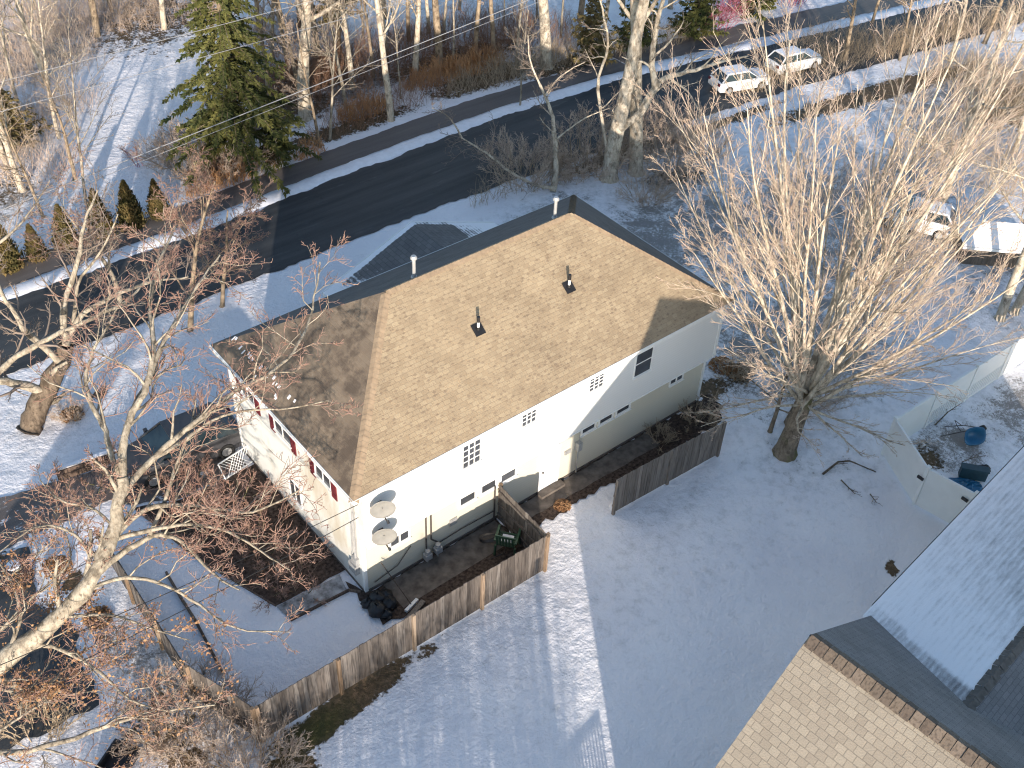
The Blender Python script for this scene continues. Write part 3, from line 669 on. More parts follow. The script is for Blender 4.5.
for x0, z0 in ((-3, 1.2), (-.5, 1.2), (-3, 4), (1.8, 4), (7, 1.4), (11, 1.4), (13.6, 1.4)):
    # windows facing the white house
    f = MB(); yy = -.35 if x0 < 4 else -.25
    f.box(x0-.06, x0+.96, yy+.001, yy+.04, z0-.06, z0); f.box(x0-.06, x0+.96, yy+.001, yy+.04, z0+1.3, z0+1.36); f.box(x0-.06, x0, yy+.001, yy+.04, z0+.001, z0+1.299); f.box(x0+.9, x0+.96, yy+.001, yy+.04, z0+.001, z0+1.299); f.box(x0+.001, x0+.899, yy+.001, yy+.03, z0+.63, z0+.67)
    o = f.build('window', 'trim', nb); g = MB(); g.box(x0, x0+.9, yy+.002, yy+.012, z0, z0+1.3); g.build('pane', 'glass', o)
dk = MB(); dk.box(-8.2, -4.45, -3.2, -.1, .0, .25)
dk.build('deck', 'fence', nb)
dk = MB(); dk.box(-6.3, -4.5, -.16, -.08, 1.22, 1.30); dk.box(-6.3, -4.5, -.15, -.09, .3, .36)
for k in range(15): dk.box(-6.28+k*.125, -6.24+k*.125, -.14, -.10, .36, 1.22)
dk.build('deck_railing', 'trim', nb)
for x in (-6.38,): dk = MB(); dk.box(x, x+.13, -.2, -.06, .25, 3.4); dk.build('deck_post', 'trim', nb)


# ------------------------------------------------------------------ board fences
def board_run(mb, a, b_, h, r, w=.145, side=1, gap=.007, z0=.03):
    a = Vector((*a, 0)); b_ = Vector((*b_, 0)); d = b_-a; n = max(1, int(d.length/w)); ww = d.length/n; d.normalize(); nn = Vector((-d.y, d.x, 0))
    for k in range(n):
        c = a+d*(ww*(k+.5))+nn*r.uniform(-.004, .004); hh = h+r.uniform(-.02, .03)
        mb.obox(c+Vector((0, 0, z0+hh/2)), d*(ww/2-gap*r.uniform(.2, .8)), nn*.011, (r.uniform(-.006, .006), 0, hh/2), r.random())
def fence(name, label, runs, mat, rails=True, postmat='fencepost', postside=-1, group=None):
    t = thing(name, label, 'fence', (runs[0][0][0], runs[0][0][1], 0), 0, group); org = Vector(t.location); r = random.Random(len(label))
    for (a, b_, h, bays) in runs:
        av = Vector((*a, 0))-org; bv = Vector((*b_, 0))-org; d = (bv-av).normalized(); nn = Vector((-d.y, d.x, 0))
        for k in range(bays):
            p = av.lerp(bv, k/bays); q = av.lerp(bv, (k+1)/bays); m = MB(); board_run(m, (p.x, p.y), (q.x, q.y), h, r); o = m.build('board_panel', mat, t)
            m = MB()
            for z in (.35, h*.5, h-.25): m.beam(p+nn*.045+Vector((0, 0, z)), q+nn*.045+Vector((0, 0, z)), .05, .09, .5)
            m.build('rail', mat, t)
        for k in range(bays+1):
            p = av.lerp(bv, k/bays)+nn*(-.05)*postside*-1; m = MB(); m.obox(p+Vector((0, 0, (h+.06)/2)), (.05, 0, 0), (0, .05, 0), (0, 0, (h+.06)/2), r.random()); m.build('post', postmat, t)
    return t
FH = 1.72
fence('wooden_fence', 'long weathered board fence enclosing the patio beside the house', [((-5.27, -2.62), (5.22, -2.80), FH, 4), ((5.26, -2.76), (5.40, -.12), FH, 1), ((-6.15, -.25), (-5.33, -2.58), FH*.98, 1), ((-6.05, 6.3), (-6.17, -.2), 1.35, 3)], 'fence', postside=-1)
fence('wooden_fence', 'short free-standing grey board fence right of the door', [((8.79, -2.33), (13.91, -2.56), FH-.02, 2)], 'greyfence', postmat='greyfence')
sb = MB(); r = random.Random(5)
for k in range(30):
    x = 8.9+k*.17; sb.tube([(x, -2.16-.007*k+r.uniform(-.05, .05), -.02), (x+.24, -2.1-.007*k+r.uniform(-.05, .05), .0)], [.12+r.uniform(-.03, .03), .12+r.uniform(-.03, .03)], 8)
tag(sb.build('snow_ridge', 'snow', smooth=True), 'lumpy strip of snow behind the short grey fence', 'snow', kind='stuff')

# white vinyl fence
t = thing('vinyl_fence', 'white vinyl privacy fence around the yard with the blue wheelbarrow', 'fence', (0, 0, 0))
def vpanel(a, b_, h=1.75, ribs=False):
    a = Vector((*a, 0)); b_ = Vector((*b_, 0)); d = (b_-a).normalized(); nn = Vector((-d.y, d.x, 0)); L_ = (b_-a).length
    m = MB(); c = (a+b_)/2; z0 = .05
    if ribs:
        m.obox(c+Vector((0, 0, h*.72)), d*L_/2, nn*.02, (0, 0, h*.28)); m.build('panel', 'vinyl', t)
        m = MB(); n = int(L_/.16)
        for k in range(n): m.obox(a+d*(L_*(k+.5)/n)+Vector((0, 0, h*.22)), d*.045, nn*.018, (0, 0, h*.21))
        m.build('baluster', 'vinyl', t)['kind'] = 'stuff'; m = MB(); m.obox(c+Vector((0, 0, .06)), d*L_/2, nn*.03, (0, 0, .05)); m.build('bottom_rail', 'vinyl', t)
    else: m.obox(c+Vector((0, 0, z0+h/2)), d*L_/2, nn*.02, (0, 0, h/2)); m.build('panel', 'vinyl', t)
    m = MB(); m.obox(c+Vector((0, 0, h+.07)), d*L_/2, nn*.04, (0, 0, .035)); m.build('top_rail', 'vinyl', t)
def vpost(a, h=1.9):
    m = MB(); m.box(a[0]-.06, a[0]+.06, a[1]-.06, a[1]+.06, 0, h); m.obox((a[0], a[1], h+.03), (.075, 0, 0), (0, .075, 0), (0, 0, .03)); m.build('post', 'vinyl', t)
v0, v1, v2 = (19.05, -6.35), (17.85, -8.6), (18.15, -10.35)
v3, v4, v5 = (21.6, -6.4), (24.2, -6.45), (26.6, -6.48)
vpanel(v0, v1); vpanel(v1, v2); vpanel(v0, v3); vpanel(v3, v4, ribs=True); vpanel(v4, v5, ribs=True); vpanel(v5, (29.2, -6.5), ribs=True); vpanel((29.2, -6.5), (32, -6.5), ribs=True)
for v in (v0, v1, v2, v3, v4, v5, (29.2, -6.5)): vpost(v)
for a in ((17.83, -8.50, 1.35), (18.10, -10.1, 1.45)):
    m = MB(); m.box(a[0]-.10, a[0]-.03, a[1]-.12, a[1]+.12, a[2]-.05, a[2]+.05); m.build('hinge', 'black', t)

# ------------------------------------------------------------------ bare trees
def rdir(d, ang, r, flat=0.0):
    """tilt direction d by ang around a random azimuth"""
    d = d.normalized(); a = d.orthogonal().normalized(); b_ = d.cross(a); ph = r.uniform(0, 2*math.pi)
    v = d*math.cos(ang)+(a*math.cos(ph)+b_*math.sin(ph))*math.sin(ang)
    if flat: v.z *= (1-flat)
    return v.normalized()
def grow(out, p, d, Ln, r0, lvl, cfg, r, r1=None):
    n = max(2, min(9, int(Ln/cfg['seg'][lvl])+1)); step = Ln/n; pts = [p.copy()]; rad = [r0]; r1 = r0*cfg.get('taper', .3) if r1 is None else r1
    dirs = [d.copy()]
    for k in range(n):
        wv = cfg['wob'][lvl]; d = (d+Vector((r.gauss(0, wv), r.gauss(0, wv), r.gauss(0, wv)))+Vector((0, 0, cfg['up'][lvl]))*step).normalized()
        p = p+d*step; pts.append(p.copy()); rad.append(r0+(r1-r0)*(k+1)/n); dirs.append(d.copy())
    out[lvl].append((pts, rad)); side(out, pts, rad, dirs, Ln, lvl, cfg, r)
def side(out, pts, rad, dirs, Ln, lvl, cfg, r, t0=None):
    if lvl+1 >= cfg['levels']: return
    nc = cfg['nch'][lvl]; nc = nc if isinstance(nc, int) else r.randint(*nc); n = len(pts)-1; t0 = cfg['t0'][lvl] if t0 is None else t0
    for k in range(nc):
        t = t0+(1-t0)*(k+r.random())/nc; i = min(n-1, int(t*n)); f = t*n-i
        q = pts[i].lerp(pts[i+1], f); rr = (rad[i]*(1-f)+rad[i+1]*f)
        L2 = Ln*cfg['lr'][lvl]*r.uniform(.65, 1.2)*(1-cfg.get('short', .45)*t)
        dd = rdir(dirs[min(i+1, n)], R(r.uniform(*cfg['ang'][lvl])), r)
        if dd.z < cfg.get('minz', -.3): dd.z = abs(dd.z)*.3; dd.normalize()
        grow(out, q, dd, L2, max(cfg['minr'], min(rr*.72, rr*cfg['rr'][lvl])), lvl+1, cfg, r, r1=max(cfg['minr']*.7, rr*.15))
SID = (10, 7, 5, 3, 3, 3)
def mesh_levels(parent, out, mats, names):
    """mats: list of (name, material, levels)"""
    for nm, mat, lv in names:
        m = MB()
        for q in lv:
            if q < len(out):
                for pts, rad in out[q]: m.tube(pts, rad, SID[q], cap=False)
        if m.v: m.build(nm, mat, parent, smooth=True)
def newout(n=6): return [[] for _ in range(n)]
def flare(h=0.0): return None
CF_TALL = dict(levels=4, seg=[1.2, .8, .5, .35], wob=[.04, .09, .12, .15], up=[.02, .05, .06, .05], nch=[14, 7, 7], t0=[.35, .25, .15], lr=[.36, .5, .5], ang=[(30, 60), (25, 55), (25, 55)], rr=[.45, .55, .6], minr=.008, taper=.25)
def bare_tree(name, label, base, h, r0, cfg, seed, mats=('bark_tan', 'twig_tan'), lean=(0, 0, 1), group=None, first=None, cat='tree'):
    t = thing(name, label, cat, base, 0, group); r = random.Random(seed); out = newout()
    d = Vector(lean).normalized(); grow(out, Vector((0, 0, -.1)), d, h, r0, 0, cfg, r)
    # root flare
    pts, rad = out[0][0]; pts.insert(1, pts[0].lerp(pts[1], .12)); rad.insert(1, rad[0]*1.0); rad[0] *= 1.45
    if first: first(out, r)
    mesh_levels(t, out, None, [('trunk', mats[0], [0]), ('branches', mats[0], [1, 2]), ('twigs', mats[1], [3, 4, 5])])
    return t

# --- multi-stem maple on the right
MB_ = P(785, 452, 0); cfgm = dict(levels=5, seg=[.8, 1.2, .8, .6, .4], wob=[.05, .035, .06, .09, .1], up=[.0, .022, .06, .08, .09], nch=[0, 12, 8, 5], t0=[.5, .24, .15, .1], lr=[0, .42, .42, .45], ang=[(20, 40), (12, 32), (16, 38), (18, 42)], rr=[.5, .5, .55, .6], minr=.0075, taper=.16, short=.55)
t = thing('maple_tree', 'large many-stemmed bare maple on the lawn right of the house', 'tree', MB_); r = random.Random(11); out = newout()
lean = Vector((.26, .10, 1)).normalized()
tr = [Vector((0, 0, -.1)), Vector((.0, 0, .25)), Vector((.22, .06, 1.0)), Vector((.45, .1, 1.9)), Vector((.6, .15, 2.7))]
out[0].append((tr, [.52, .40, .33, .30, .26]))
out[0].append(([Vector((1.5, .9, -.1)), Vector((1.35, .8, .5)), Vector((1.0, .5, 1.6)), Vector((.75, .3, 2.6))], [.34, .27, .23, .18]))
stems = [(-34, 250, 8.5, .10), (-26, 215, 9.5, .12), (-12, 180, 11.0, .13), (24, 320, 9.5, .12), (12, 60, 12.5, .15), (6, 200, 12.5, .15), (17, 110, 12.0, .14), (26, 150, 11.0, .13), (32, 20, 10.5, .12), (30, 80, 11.5, .13), (38, 120, 10.5, .12), (44, 165, 9.0, .1), (40, 340, 9.0, .1), (48, 60, 9.5, .1), (20, 250, 11.0, .12), (52, 110, 8.5, .09), (50, 200, 7.5, .08), (57, 300, 6.5, .07), (30, 280, 9.5, .1), (15, 0, 12.0, .13), (35, 190, 10, .09), (28, 40, 12.5, .1), (40, 60, 11.5, .1), (44, 95, 10.5, .09), (10, 300, 12.5, .12), (22, 10, 12.5, .11), (36, 350, 10, .09), (46, 30, 10.5, .09), (18, 175, 12, .1), (55, 45, 8.5, .08), (40, 225, 8.5, .08), (52, 0, 9, .08)]
for a, az, Ln, rr in stems:
    a = abs(a); d = Vector((math.sin(R(a))*math.cos(R(az)), math.sin(R(a))*math.sin(R(az)), math.cos(R(a))))
    k = r.uniform(.45, 1); p0 = tr[2].lerp(tr[4], k) + Vector((r.uniform(-.08, .08), r.uniform(-.08, .08), 0))
    grow(out, p0, (d+Vector((0.08, -.02, 0))).normalized(), Ln*1.13, rr*.82, 1, cfgm, r)
# low drooping side limbs near the ground
cl = dict(cfgm); cl['up'] = [0, -.01, .0, .01, .02]; cl['nch'] = [0, 8, 5, 4]; cl['wob'] = [.05, .13, .16, .16, .16]
for a, az, Ln in ((78, 200, 4.6), (84, 150, 4.2), (99, 300, 4.4), (94, 335, 5.4), (82, 20, 4.6), (98, 262, 3.0), (66, 182, 6.0)):
    d = Vector((math.sin(R(a))*math.cos(R(az)), math.sin(R(a))*math.sin(R(az)), math.cos(R(a)))); grow(out, tr[3].lerp(tr[4], r.random()), d, Ln, .055, 1, cl, r)
mesh_levels(t, out, None, [('trunk', 'bark_brown', [0]), ('branches', 'bark_maple', [1]), ('small_branches', 'bark_maple', [2]), ('twigs', 'twig_pink', [3, 4])])
maple = t
# small sapling left of the maple
cs = dict(CF_TALL); cs['nch'] = [9, 6, 4]; cs['minr'] = .007
bare_tree('sapling', 'thin sapling between the short grey fence and the big maple', P(770, 431), 4.2, .09, dict(cs, t0=[.25, .2, .1], ang=[(40, 80), (25, 55), (25, 55)], lr=[.6, .5, .5]), 5, ('bark_brown', 'twig_pink'), (.15, .05, 1))

# --- guided limbs
def guided(t, lims, cfg, seed, names, lvl0=1):
    r = random.Random(seed); out = newout(); org = Vector(t.location)
    for nodes, r0, r1, lv, nch in lims:
        raw = [P(x, y, z)-org for x, y, z in nodes]; pts = []
        for i in range(len(raw)-1):
            p0 = raw[max(0, i-1)]; p1 = raw[i]; p2 = raw[i+1]; p3 = raw[min(len(raw)-1, i+2)]
            for k in range(4):
                u = k/4; pts.append(.5*((2*p1)+(p2-p0)*u+(2*p0-5*p1+4*p2-p3)*u*u+(3*p1-p0-3*p2+p3)*u**3)+Vector((r.gauss(0, .03), r.gauss(0, .03), r.gauss(0, .03)))*(1 if i+k else 0)*min(1, r0*5))
        pts.append(raw[-1]); n = len(pts); rad = [(r0+(r1-r0)*k/(n-1))*(1+.06*r.gauss(0, 1)) for k in range(n)]
        dirs = [(pts[min(n-1, k+1)]-pts[max(0, k-1)]).normalized() for k in range(n)]; Ln = sum((pts[k+1]-pts[k]).length for k in range(n-1))
        out[lv].append((pts, rad)); c = dict(cfg); nn = list(cfg['nch']); nn[lv] = nch; c['nch'] = nn; side(out, pts, rad, dirs, min(Ln, 5.5), lv, c, r)
    mesh_levels(t, out, None, names)
    return out
CG = dict(levels=5, seg=[.6, .5, .4, .3, .2], wob=[.06, .19, .24, .28, .28], up=[.0, .05, .08, .10, .12], nch=[10, 8, 7, 5], t0=[.3, .2, .2, .2], lr=[.40, .42, .5, .5], ang=[(30, 65), (30, 65), (30, 65), (25, 60)], rr=[.4, .5, .55, .6], minr=.009, taper=.25, short=.4)
b0 = P(-150, 800, 0)
t = thing('oak_tree', 'large leaning pale-barked tree spreading over the lower left corner', 'tree', b0)
lims = [
 ([(-150, 800, 0), (-75, 722, 2.2), (0, 665, 4.2), (58, 618, 5.3), (98, 568, 6.4), (117, 520, 7.2), (122, 478, 8.0)], .31, .15, 0, 9),
 ([(122, 478, 8.0), (124, 445, 8.6), (133, 412, 9.1), (148, 385, 9.5), (153, 345, 10), (150, 305, 10.4), (160, 262, 10.9), (176, 225, 11.3)], .12, .03, 1, 17),
 ([(122, 482, 7.9), (110, 452, 8.4), (103, 425, 8.8), (92, 405, 9.1), (86, 380, 9.4), (92, 352, 9.8), (104, 332, 10.1), (122, 300, 10.5)], .09, .022, 1, 14),
 ([(148, 385, 9.5), (160, 348, 9.9), (178, 318, 10.2), (196, 288, 10.6), (220, 255, 11)], .08, .02, 1, 9),
 ([(118, 500, 7.6), (150, 462, 8.0), (178, 436, 8.3), (205, 415, 8.5), (235, 392, 8.6), (272, 372, 8.7), (298, 345, 8.9), (312, 310, 9.2), (320, 262, 9.8)], .095, .022, 1, 20),
 ([(150, 462, 8.0), (185, 440, 8.2), (214, 420, 8.3), (250, 410, 8.3), (290, 408, 8.3), (330, 400, 8.4)], .06, .015, 1, 8),
 ([(108, 545, 6.8), (140, 512, 6.9), (175, 505, 7.0), (215, 508, 7.0), (252, 512, 7.0), (300, 490, 7.2)], .085, .02, 1, 16),
 ([(112, 540, 6.7), (150, 530, 6.7), (190, 525, 6.6), (228, 532, 6.5), (262, 552, 6.3), (290, 570, 6.2)], .07, .016, 1, 15),
 ([(95, 575, 6.1), (128, 550, 6.2), (160, 535, 6.3), (186, 545, 6.2), (215, 575, 6.0), (240, 590, 5.9)], .10, .02, 1, 9),
 ([(150, 535, 6.4), (165, 500, 7.0), (176, 465, 7.6), (190, 430, 8.2), (196, 400, 8.6)], .065, .018, 1, 7),
 ([(85, 590, 5.7), (125, 578, 5.6), (165, 585, 5.4), (200, 605, 5.1), (235, 628, 4.9), (290, 632, 4.8)], .07, .012, 1, 8),
 ([(58, 618, 5.3), (110, 615, 5.0), (150, 628, 4.7), (190, 640, 4.4)], .05, .012, 1, 7),
 ([(-10, 675, 4.2), (40, 645, 4.4), (90, 665, 4.2), (130, 700, 3.9), (170, 712, 3.7)], .08, .015, 1, 8),
 ([(-70, 690, 3.5), (-10, 640, 4.6), (30, 600, 5.2), (70, 560, 5.6), (60, 520, 6.2)], .06, .015, 1, 12),
 ([(-60, 700, 3.2), (-10, 690, 3.4), (40, 690, 3.6), (85, 650, 3.8), (120, 640, 4.0)], .06, .015, 1, 13),
 ([(-60, 760, 2.6), (0, 730, 3.0), (50, 700, 3.2), (100, 690, 3.3)], .05, .014, 1, 12),
 ([(-60, 610, 5.2), (-10, 590, 5.6), (30, 560, 6.0), (60, 535, 6.5)], .05, .014, 1, 11),
 ([(-60, 715, 2.8), (0, 752, 2.8), (60, 742, 3.0), (120, 722, 3.2), (160, 712, 3.3), (215, 705, 3.3)], .10, .02, 1, 9),
 ([(98, 560, 6.5), (75, 535, 6.9), (48, 525, 7.2), (22, 535, 7.4), (-10, 560, 7.4)], .05, .012, 1, 7),
 ([(112, 525, 7.1), (92, 508, 7.4), (60, 500, 7.7), (40, 480, 8.0)], .045, .012, 1, 7),
 ([(0, 665, 4.4), (20, 620, 5.2), (10, 580, 5.8), (-15, 545, 6.2)], .07, .02, 1, 8),
]
oo = guided(t, lims, CG, 21, [('trunk', 'bark_big', [0]), ('branches', 'bark_big', [1]), ('small_branches', 'bark_big', [2]), ('twigs', 'twig_red', [3]), ('fine_twigs', 'twig_red', [4])])
# clusters of dry leaves still hanging in the lower limbs
m = MB(); r = random.Random(3)
for lv in (3, 4):
    for pts, rad in oo[lv]:
        p = pts[-1]; w_ = p+b0
        if w_.z < 6.2 and w_.x < -5.6 and r.random() < .16:
            for k in range(r.randint(2, 6)):
                q = p+Vector((r.gauss(0, .11), r.gauss(0, .11), r.gauss(0, .09))); a = Vector((r.gauss(0, 1), r.gauss(0, 1), r.gauss(0, 1))).normalized()*r.uniform(.025, .055); c_ = a.orthogonal().normalized()*a.length*.7
                m.quad([q-a, q+c_, q+a, q-c_*.8])
m.build('dry_leaves', 'leaf', t)['kind'] = 'stuff'

# --- left tree beside the street-side lawn
b1 = P(30, 430, 0); t = thing('lawn_tree', 'thick-trunked bare tree on the snowy lawn at the left edge', 'tree', b1)
lims = [
 ([(30, 432, -.1), (33, 420, .3), (46, 392, 1.1), (58, 368, 1.9), (66, 345, 2.7)], .48, .26, 0, 3),
 ([(46, 392, 1.1), (20, 385, 1.7), (-10, 378, 2.2), (-50, 372, 2.6)], .20, .1, 1, 6),
 ([(66, 345, 2.7), (82, 315, 3.6), (112, 297, 4.2), (150, 282, 4.8), (188, 277, 5.2)], .13, .03, 1, 10),
 ([(66, 345, 2.7), (64, 305, 4.0), (78, 262, 5.3), (84, 225, 6.4), (98, 190, 7.4)], .16, .03, 1, 11),
 ([(60, 362, 2.2), (30, 335, 3.6), (5, 300, 5.0), (-10, 260, 6.2)], .15, .03, 1, 10),
 ([(-40, 420, 2.0), (5, 366, 3.6), (50, 338, 4.4), (92, 318, 4.9), (128, 300, 5.3), (160, 262, 6.0)], .13, .03, 1, 11),
 ([(-30, 260, 6.0), (5, 238, 6.6), (28, 215, 7.0), (50, 180, 7.6)], .07, .02, 1, 8),
 ([(66, 345, 2.8), (75, 318, 3.4), (78, 285, 4.6), (102, 250, 5.8), (118, 214, 7.0)], .1, .02, 1, 9),
]
guided(t, lims, dict(CG, nch=[10, 8, 6, 4]), 8, [('trunk', 'bark_dark', [0]), ('branches', 'bark_big', [1]), ('small_branches', 'twig_grey', [2]), ('twigs', 'twig_grey', [3, 4])])
# --- street tree whose red-tipped crown overhangs the road at left
b2 = P(190, 330, 0)
bare_tree('street_tree', 'red-tipped bare tree at the near edge of the street left of the house', b2, 7.0, .13, dict(CG, nch=[12, 8, 6, 4], t0=[.2, .2, .15, .1], lr=[.5, .5, .5, .5], minr=.009), 31, ('bark_tan', 'twig_red'), (.1, -.1, 1))
bare_tree('street_tree', 'smaller red-tipped bare tree against the lit stretch of road', P(222, 305), 5.2, .10, dict(CG, nch=[12, 8, 6, 4], t0=[.2, .2, .15, .1], lr=[.55, .5, .5, .5], minr=.009), 33, ('bark_tan', 'twig_red'), (.3, .1, 1))
bare_tree('street_tree', 'reddish bare tree in front of the cone-shaped shrubs', P(120, 300), 6.0, .12, dict(CG, nch=[12, 8, 6, 4], t0=[.2, .2, .15, .1], lr=[.55, .5, .5, .5], minr=.009), 35, ('bark_big', 'twig_red'), (.1, 0, 1))

# --- two big trunks behind the house
CT2 = dict(CF_TALL, nch=[9, 8, 7], t0=[.45, .25, .15], lr=[.38, .5, .5], levels=4, minr=.009)
bare_tree('tall_tree', 'left of the two stout sunlit trunks behind the house', P(609, 178), 17, .42, CT2, 41, ('bark_maple', 'twig_grey'), (.10, .02, 1))
bare_tree('tall_tree', 'right of the two stout sunlit trunks behind the house', P(636, 172), 16, .38, CT2, 44, ('bark_maple', 'twig_grey'), (.03, .12, 1))
tt = thing('forked_tree', 'pale forked limb leaning from the left stout trunk over the road', 'tree', P(611, 176, 0))
guided(tt, [([(611, 176, 0), (616, 135, 2.2), (640, 112, 3.6), (655, 88, 4.8)], .24, .17, 0, 3), ([(655, 88, 4.8), (668, 77, 5.3), (695, 70, 5.6), (722, 62, 5.8), (748, 56, 5.9)], .16, .04, 1, 10), ([(655, 88, 4.8), (652, 55, 6.3), (658, 20, 8), (668, -20, 10)], .18, .08, 1, 9), ([(668, 77, 5.3), (688, 92, 4.8), (698, 110, 4.0)], .07, .02, 1, 6), ([(612, 170, .6), (598, 90, 4.5), (608, 45, 7.0), (600, 0, 9.5)], .1, .04, 1, 8)], dict(CG, nch=[6, 7, 5, 3]), 4, [('trunk', 'bark_maple', [0]), ('branches', 'bark_maple', [1, 2]), ('twigs', 'twig_grey', [3, 4])])
# small crooked tree in the house shadow
b3 = P(553, 192, 0); t = thing('crooked_tree', 'small crooked tree just behind the roof peak with one limb reaching left', 'tree', b3)
guided(t, [([(553, 192, 0), (556, 170, .9), (555, 140, 2.2), (551, 112, 3.4), (540, 85, 4.6)], .16, .07, 0, 5), ([(553, 188, .2), (530, 183, .6), (505, 168, 1.4), (482, 150, 2.4), (462, 138, 3.2)], .10, .03, 1, 12), ([(540, 85, 4.6), (530, 60, 5.8), (528, 35, 7)], .06, .02, 1, 9), ([(545, 95, 4.2), (562, 75, 5.2), (585, 62, 6)], .05, .02, 1, 8), ([(462, 138, 3.2), (450, 118, 4.2), (432, 108, 4.8)], .05, .015, 1, 7), ([(555, 140, 2.2), (585, 118, 3.4), (610, 108, 4.2)], .05, .015, 1, 7)], dict(CG, nch=[6, 8, 6, 3]), 9, [('trunk', 'bark_maple', [0]), ('branches', 'bark_maple', [1]), ('small_branches', 'twig_grey', [2]), ('twigs', 'twig_grey', [3, 4])])
# right edge pair
CT3 = dict(CF_TALL, nch=[16, 8, 7], t0=[.25, .2, .15], lr=[.42, .5, .5], minr=.009, ang=[(35, 80), (25, 55), (25, 55)])
bare_tree('edge_tree', 'left trunk of the pair of tan trees by the white fence at the right edge', P(1000, 318), 12, .22, CT3, 51, ('bark_maple', 'twig_tan'), (.0, .0, 1))
bare_tree('edge_tree', 'right trunk of the pair of tan trees by the white fence at the right edge', P(1014, 312), 12, .20, CT3, 52, ('bark_maple', 'twig_tan'), (.2, .0, 1))
bare_tree('lawn_tree', 'orange-tan trunk half hidden behind the maple twigs', P(938, 212), 11, .24, CT3, 53, ('bark_maple', 'twig_tan'))

# --- woods beyond the street: prototypes and copies
wt = [
 ('tall_tree', 'thick pale trunk just right of the spruce', (305, 118), 15, .36), ('tall_tree', 'slender forked tree at the edge of the snow bank right of the spruce', (320, 146), 7, .09),
 ('tall_tree', 'thin white stem nearest the sidewalk right of the spruce', (330, 138), 8, .08), ('tall_tree', 'double trunk standing by the golden grass clump beyond the road', (391, 120), 13, .2),
 ('tall_tree', 'pale trunk at the left end of the orange grass strip', (440, 64), 14, .24), ('tall_tree', 'very thin white trunk rising from the orange grass strip', (453, 68), 11, .07),
 ('tall_tree', 'reddish trunk at the right end of the orange grass strip', (494, 58), 12, .15), ('tall_tree', 'thick orange-barked trunk at the top centre', (546, 66), 15, .34),
 ('tall_tree', 'brown trunk behind the orange grass strip, second from its right end', (475, 56), 12, .14), ('tall_tree', 'leaning trunk in the thicket left of the orange grass', (415, 78), 12, .16),
 ('tall_tree', 'spreading tree at the top left corner of the snowy yard', (48, 88), 9, .22), ('tall_tree', 'reddish trunk at the back of the snowy yard, top left', (98, 42), 13, .24),
 ('tall_tree', 'grey tree at the top edge behind the snowy yard', (165, 34), 12, .2), ('tall_tree', 'tree at the left picture edge above the cone-shaped shrubs', (22, 190), 7, .14),
 ('tall_tree', 'dark trunk left of the big spruce', (236, 60), 13, .16), ('tall_tree', 'bare tree at the top between spruce and olive pine', (272, 60), 12, .14),
 ('tall_tree', 'bare tree behind the cone-shaped shrubs', (75, 180), 6, .1), ('tall_tree', 'tree at the top edge behind the orange-barked trunk', (580, 20), 12, .2),
 ('tall_tree', 'twiggy tree in the thicket above the golden grass clump', (352, 88), 11, .14), ('tall_tree', 'bare tree at the top edge left of the pink shrub', (670, 8), 12, .2),
 ('tall_tree', 'bare tree in the brush behind the far car', (845, 60), 8, .14), ('tall_tree', 'bare tree in the brush at the upper right edge', (950, 60), 8, .14), ('tall_tree', 'bare tree at the right edge above the tan trunks', (1015, 150), 9, .16),
 ('tall_tree', 'bare tree at the far top edge above the snow bank', (385, 20), 13, .2),
 ('tall_tree', 'bare tree right of the small crooked tree behind the house', (520, 106), 6, .07),
]
protos = []
matsets = [('bark_maple', 'twig_tan'), ('bark_tan', 'twig_pink'), ('bark_big', 'twig_grey')]
for i, (nm, lb, pp, h, r0) in enumerate(wt):
    mi = {9: 1}.get(i, i % 3)
    if i < 6:
        c = dict(CF_TALL, nch=[(12, 16), 7, 6], t0=[.3, .2, .12], lr=[.34 if h > 10 else .45, .5, .5], ang=[(25, 60), (25, 55), (25, 55)], minr=.009)
        o = bare_tree(nm, lb, P(*pp), h, r0, c, 60+i, matsets[mi], (random.Random(i).uniform(-.06, .1), random.Random(i+9).uniform(-.05, .05), 1), group='bare trees beyond the street'); protos.append((o, h, r0, pp))
    else:
        q = min(protos, key=lambda a: abs(a[2]/a[1]-r0/h)+random.Random(i*7+int(a[1])).uniform(0, .008)); s_ = h/q[1]
        dup(q[0], P(*pp), random.Random(i).uniform(0, 6.28), lb, s_)

rr_ = random.Random(77)
crowd = [(40, 20), (70, 5), (120, 20), (10, 60), (25, 110), (200, 40), (222, 10), (255, 30), (285, 70), (300, 100), (325, 60), (345, 110), (360, 40), (372, 75), (395, 95), (405, 40), (425, 30), (450, 40), (465, 15), (505, 30), (520, 60), (532, 20), (560, 35), (600, 35), (625, 5), (800, 30), (870, 20), (900, 60), (930, 20), (980, 40), (1005, 70), (1020, 30), (55, 140), (5, 165), (45, 215), (85, 200), (265, 110), (340, 30), (385, 60)]
for (x, y) in crowd:
    q = protos[rr_.choice([1, 2, 4, 5, 3, 1, 2])]; hh = rr_.uniform(6, 9.5) if x > 780 or y > 130 else rr_.uniform(8, 12)
    dup(q[0], P(x+rr_.uniform(-6, 6), y+rr_.uniform(-4, 4)), rr_.uniform(0, 6.28), 'slender bare tree among the crowded trees of the woods', hh/q[1], group='crowded slender trees of the woods')
shade = [((-8, -14.3), .27), ((-11, -13), .28), ((-5.6, -16.8), .25), ((-6.6, -15.0), .25), ((-9.5, -13.5), .25), ((-12.5, -12.5), .25), ((-4.6, -16.3), .22), ((-15, -9.5), .26)]  # unseen small maple copies, added only to dim the lower-left lawn
for i, ((x, y), k) in enumerate(shade):
    dup(maple, (x, y, 0), i*1.3, 'low bare tree added out of view to shade the lawn, number %s from the house' % ['one', 'two', 'three', 'four', 'five', 'six', 'seven', 'eight'][i], k)

